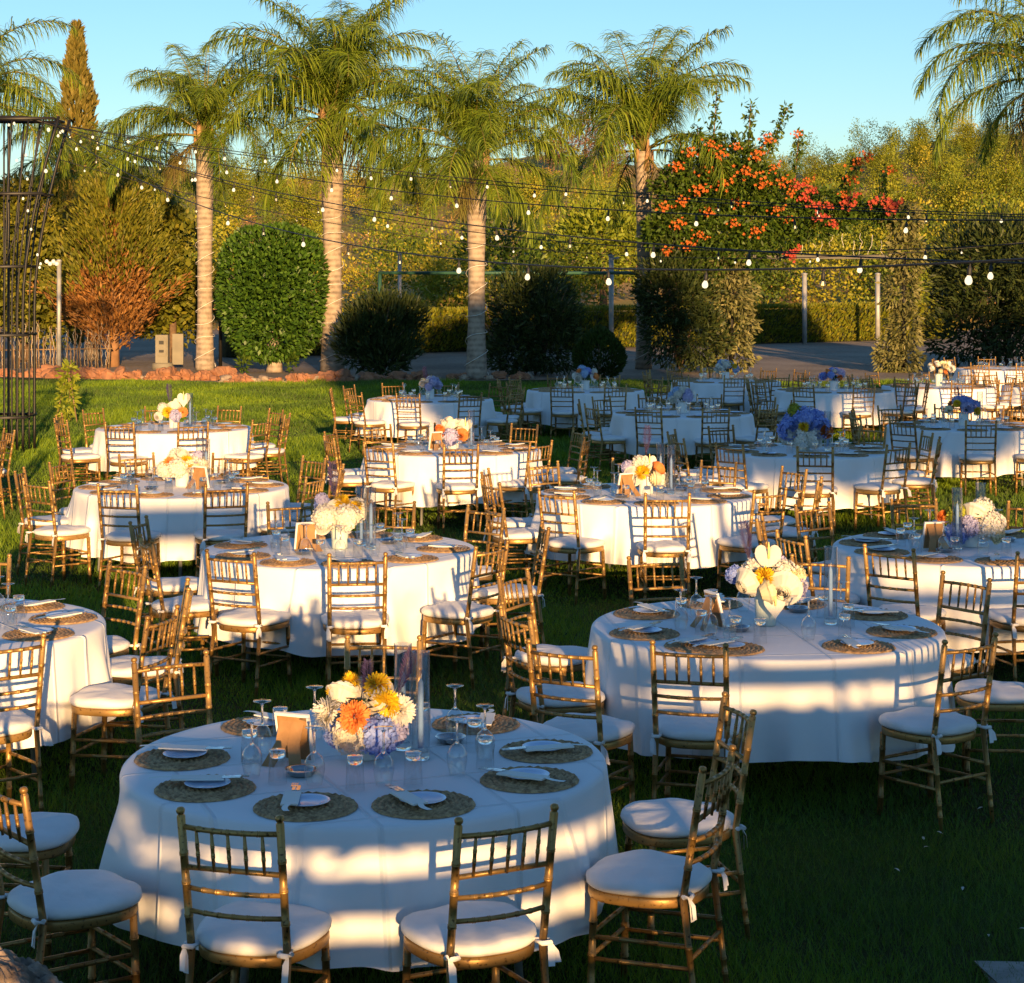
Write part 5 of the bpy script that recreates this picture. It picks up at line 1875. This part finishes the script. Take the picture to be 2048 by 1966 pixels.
def string(label, d_end, samples, spacing=1.25, phase=0.0, off=0.3, y0=None, thick=.006, seed=0, ext=1.12, d_start=None):
    """samples: photograph pixels (full scale) the cable passes; its plan is a straight line"""
    r_ = random.Random(seed)
    s = start.copy()
    if d_start:
        s = Vector((AX(95, d_start), d_start, A(0, y0 or 236, d_start).z))
    e = Vector((gx(2060, d_end), d_end, 0))
    T, Z = [0.0], [s.z]
    for px, py in samples:
        k = (px - CX) / F_PX
        t = (k * s.y - s.x) / ((e.x - s.x) - k * (e.y - s.y))
        y = s.y + (e.y - s.y) * t
        T.append(t); Z.append(CAM_H - (py - HORIZON) / F_PX * y)
    c = np.polyfit(np.array(T), np.array(Z), 2, w=[3] + [1] * len(samples))

    def P(t):
        return Vector((s.x + (e.x - s.x) * t, s.y + (e.y - s.y) * t, float(np.polyval(c, t))))
    o = empty('string_light', s, 0, label, 'string lights', 'string lights over the lawn')
    put('cable', MB().tube([P(k / 40 * ext) - s for k in range(41)], thick, n=5).mesh('cable', M['black']), o)
    L = (P(ext) - s).length
    n = int(L / spacing)
    for k in range(n):
        t = (k + .5 + phase) / n * ext
        p = P(t) - s
        q = put('socket', me_socket, o, (p.x, p.y, p.z - .071), (r_.uniform(-.12, .12), r_.uniform(-.12, .12), 0), .74)
        lit = r_.random() > off
        b = put('bulb', me_bulb_on if lit else me_bulb_off, q)
        if not lit:
            b_ = put('filament', me_fil, q)
    return P(ext)


ends = []
ends.append(string('lowest and nearest string of bulbs crossing the view', 9.0, [(680, 485), (933, 521), (1192, 537), (1350, 538), (1616, 538), (1906, 525), (2048, 519)], spacing=1.22, off=.35, seed=1))
ends.append(string('second lowest string of bulbs ending level at right', 12.0, [(680, 394), (933, 456), (1082, 470), (1236, 491), (1350, 498), (1651, 509), (2048, 515)], seed=2, phase=.3))
ends.append(string('middle string of bulbs crossing the vine flowers', 15.0, [(680, 365), (910, 395), (1150, 416), (1350, 428), (1502, 436), (1785, 438), (2048, 438)], seed=3, phase=-.2))
ends.append(string('string of bulbs just under the highest two', 19.0, [(680, 420), (807, 446), (930, 464), (1236, 488), (1500, 500), (1900, 498)], seed=4, phase=.1))
ends.append(string('upper string of bulbs, second from the top', 21.0, [(680, 333), (1034, 371), (1350, 402), (1502, 416), (1704, 421), (2048, 430)], seed=5, phase=.2))
ends.append(string('topmost string of bulbs over the lawn', 24.0, [(680, 323), (1034, 365), (1350, 396), (1502, 410), (1704, 415), (2048, 425)], seed=6, phase=-.3, spacing=1.1))
ends.append(string('faint farther string of small bulbs before the palms', 40.0, [(400, 390), (680, 448), (900, 485), (1150, 505), (1400, 515)], seed=7, d_start=42.0, y0=300, thick=.008, spacing=1.5))
# posts outside the frame that carry the cables
for k, e in enumerate(ends):
    t = empty('light_post', (e.x, e.y, 0), 0, 'dark post holding a string of bulbs, number %s from the camera' % ['one', 'two', 'three', 'four', 'five', 'six', 'seven'][k], 'post', 'light posts')
    put('shaft', MB().tube([(0, 0, -.05), (0, 0, e.z + .15)], .04, n=8).mesh('post', M['black_metal']), t)
    put('cap', MB().lathe([(.05, 0), (.05, .03), (.01, .06)], 10, (0, 0, e.z + .14), caps=True).mesh('cap', M['black_metal']), t)

# ------------------------------------------------------------------ foreground corner: rough stone and paving
M['travertine'] = pbr('rough_travertine', (.40, .30, .22), rough=.95, color2=(.13, .095, .07), vscale=16, bump=1.0, bscale=30, detail=10)
o = put('boulder', pitted_rock('boulder', M['travertine'], (.34, .3, .55), 7), None, (gx(20, 5.0) - .06, 5.0, .42), (0, 0, .4))
tag(o, 'pitted travertine boulder at the bottom left corner', 'boulder')
M['paver'] = pbr('grey_paver', (.36, .33, .29), rough=.9, color2=(.24, .22, .19), vscale=9, bump=.6, bscale=40)
t = tag(empty('paving', (1.80, 7.5, 0)), kind='structure')
r_ = random.Random(4)
for i in range(6):
    for j in range(5):
        x, y = i * .29 + (.14 if j % 2 else 0), .25 - j * .27
        if x < .12 + .22 * max(0, 1 - j) - (.1 * j) or (j == 0 and x < .35):
            continue
        mb = MB()
        mb.box((0, 0, .012), (.27, .25, .04))
        for q in range(8):
            v = mb.v[q]
            mb.v[q] = (v[0] + r_.uniform(-.02, .02), v[1] + r_.uniform(-.02, .02), v[2])
        put('paving_stone', mb.mesh('paving_stone', M['paver'], smooth=False), t, (x, y, r_.uniform(-.004, .006)), (0, 0, r_.uniform(-.1, .1)))
# fallen petals on the grass
me_pet = leaf_mesh('petal', M['p_white'])
for k, (px, py) in enumerate(((1848, 1682), (1886, 1670), (1860, 1697), (1976, 1872), (2036, 1860), (1955, 1620), (1925, 1783), (1800, 1745))):
    dd = F_PX * 2.67 / (py - HORIZON)
    o = put('fallen_petal', me_pet, None, (gx(px, dd), dd, .035), (0, 0, k), .28)
    tag(o, 'tiny white petal fallen on the dark grass', 'petal', 'petals on the grass')

# ------------------------------------------------------------------ unseen blockers added behind the camera to shape the shade
ux = Vector((math.cos(R(SUN_AZ)), math.sin(R(SUN_AZ)), 0))        # across the sunlight
us = Vector((-math.sin(R(SUN_AZ)), math.cos(R(SUN_AZ)), 0))       # along the sunlight
TANE = math.tan(R(SUN_EL))
M['timber'] = pbr('shade_screen_timber', (.16, .09, .045), rough=.7, var=.35, vscale=5)
S0 = -1.0
t = empty('added_shade_screen', (ux * 0 + us * S0), R(SUN_AZ), 'unseen slatted screen added behind the camera to band the sunlight', 'screen')  # added out of view; its gaps set the light bands on the tables


def slat(u0, u1, v0, v1, nm='slat', th=.03):
    z0, z1 = v0 - TANE * S0, v1 - TANE * S0
    put(nm, MB().box(((u0 + u1) / 2, 0, (z0 + z1) / 2), (u1 - u0, th, z1 - z0)).mesh(nm, M['timber'], smooth=False), t)


slat(-6, 7.5, -.3, 1.075, 'board')
slat(-.9, 2.2, 1.09, 1.225)
slat(-.35, 2.2, 1.285, 1.44)
slat(-.1, 2.2, 1.505, 1.80)
slat(2.21, 7.5, 1.08, 1.70)
slat(2.3, 7.5, 1.765, 1.91)
slat(2.5, 7.5, 1.965, 2.12)
slat(4.6, 7.5, 2.29, 2.52)
slat(-.5, .75, 2.47, 2.80, 'board')  # added to shade the upper cloth of one left table
for u in (-2.4, 2.42, 4.7, 7.4):
    put('post', MB().box((u, .05, (1.475 if 2 < u < 3 else 1.2)), (.07, .07, (2.95 if u < 3 else 2.4) if u > 2 else 1.75)).mesh('post', M['timber'], smooth=False), t)
slat(-1.35, 2.45, 2.76, 2.81, 'beam')
for u in (-1.32,):
    put('post', MB().box((u, .05, 1.4), (.06, .06, 2.8)).mesh('post', M['timber'], smooth=False), t)

M['screen_leaf'] = leafmat('added_clump_leaves', [(.03, .06, .012), (.06, .10, .02)], trans=.15)
cp = empty('added_leaf_clumps', us * (S0 + .12), R(SUN_AZ), 'unseen leaf clumps added on the shade screen to dapple the sunlight', 'plant')  # loose leaves added out of view to break up the light bands
p, dd = blob_points(240, [[-.75, 0, 1.3], [-.2, 0, 1.5], [.2, 0, 1.35], [-.5, 0, 1.15], [.05, 0, 1.75]], [[.32, .06, .3], [.3, .06, .3], [.3, .06, .3], [.3, .06, .2], [.25, .06, .12]], shell=.05)
p2 = np.stack([rng.uniform(.4, 6.8, 300), rng.normal(0, .04, 300), 1.15 + 1.05 * rng.random(300)], 1)
leafy('foliage', np.vstack([p, p2]), sphere_dirs(540), .15, .11, M['screen_leaf'], cp)
trunk_part(cp, [(-.3, 0, 0), (-.2, .02, .7), (.1, 0, 1.5)], [.025, .02, .01])
M['shade_leaf'] = leafmat('added_shade_leaves', [(.03, .06, .012), (.06, .10, .02)], trans=.15)
SB = -11.0


def added_shade_tree(label, blobs, n, L=.34, W=.22):  # added out of view; crown lobes sit where shade is wanted
    u0 = sum(b[0] for b in blobs) / len(blobs)
    o = ux * u0 + us * SB
    t = empty('added_shade_tree', (o.x, o.y, 0), R(SUN_AZ), label, 'tree', 'added shade trees behind the camera')
    C = [[b[0] - u0, rnd.uniform(-.6, .6), b[1] - TANE * SB] for b in blobs]
    Rr = [[b[2], b[2] * .8, b[3]] for b in blobs]
    p, dd = blob_points(n, C, Rr, shell=.15, bump=.1)
    leafy('crown', p, dd, L, W, M['shade_leaf'], t)
    trunk_part(t, [(0, 0, 0), (.1, 0, 2), (0, 0, C[0][2])], [.25, .2, .08])


added_shade_tree('broad unseen tree added behind the camera to shade the middle tables', [(6.2, 5.7, 2.2, 2.3), (5.1, 4.6, 1.2, 1.3), (7.4, 4.8, 1.6, 1.7), (8.2, 6.5, 1.6, 1.6), (5.2, 6.6, 1.0, 1.2), (9.3, 3.75, 1.1, .55), (9.6, 6.0, 1.3, .9), (9.9, 4.8, .95, .55), (11.6, 4.45, .6, .45), (6.9, 3.45, 1.1, .42)], 20000)
added_shade_tree('smaller unseen tree added behind the camera to shade the arch foot', [(11.4, 7.6, 1.7, 1.5), (12.8, 7.3, .9, 1.2), (10.2, 7.5, 1.3, 1.4), (12.0, 6.1, 1.2, .7)], 7000)
added_shade_tree('unseen tree added behind the camera to shade the right edge', [(22.0, 6.6, 1.5, 1.1), (23.8, 6.4, 1.6, 1.3), (21.0, 6.3, .8, .5)], 8000)


# ------------------------------------------------------------------ look-alikes told apart by their place, counted from the left of the view
def nth(k):
    s = 'th' if 10 <= k % 100 <= 20 else {1: 'st', 2: 'nd', 3: 'rd'}.get(k % 10, 'th')
    return '%d%s' % (k, s)


for grp, text in (('pines on the hillside', 'larger sunlit pine on the golden hillside, %s from the left'), ('terracotta border rocks', 'orange terracotta rock edging the lawn, %s such rock from the left'),
                  ('pale border stones', 'pale grey stone in the lawn edging, %s pale one from the left'), ('petals on the grass', 'tiny white petal on the dark grass, %s petal from the left')):
    ms = sorted((o for o in bpy.data.objects if o.get('group') == grp), key=lambda o: o.location.x / o.location.y)
    for k, o in enumerate(ms):
        o['label'] = text % nth(k + 1)
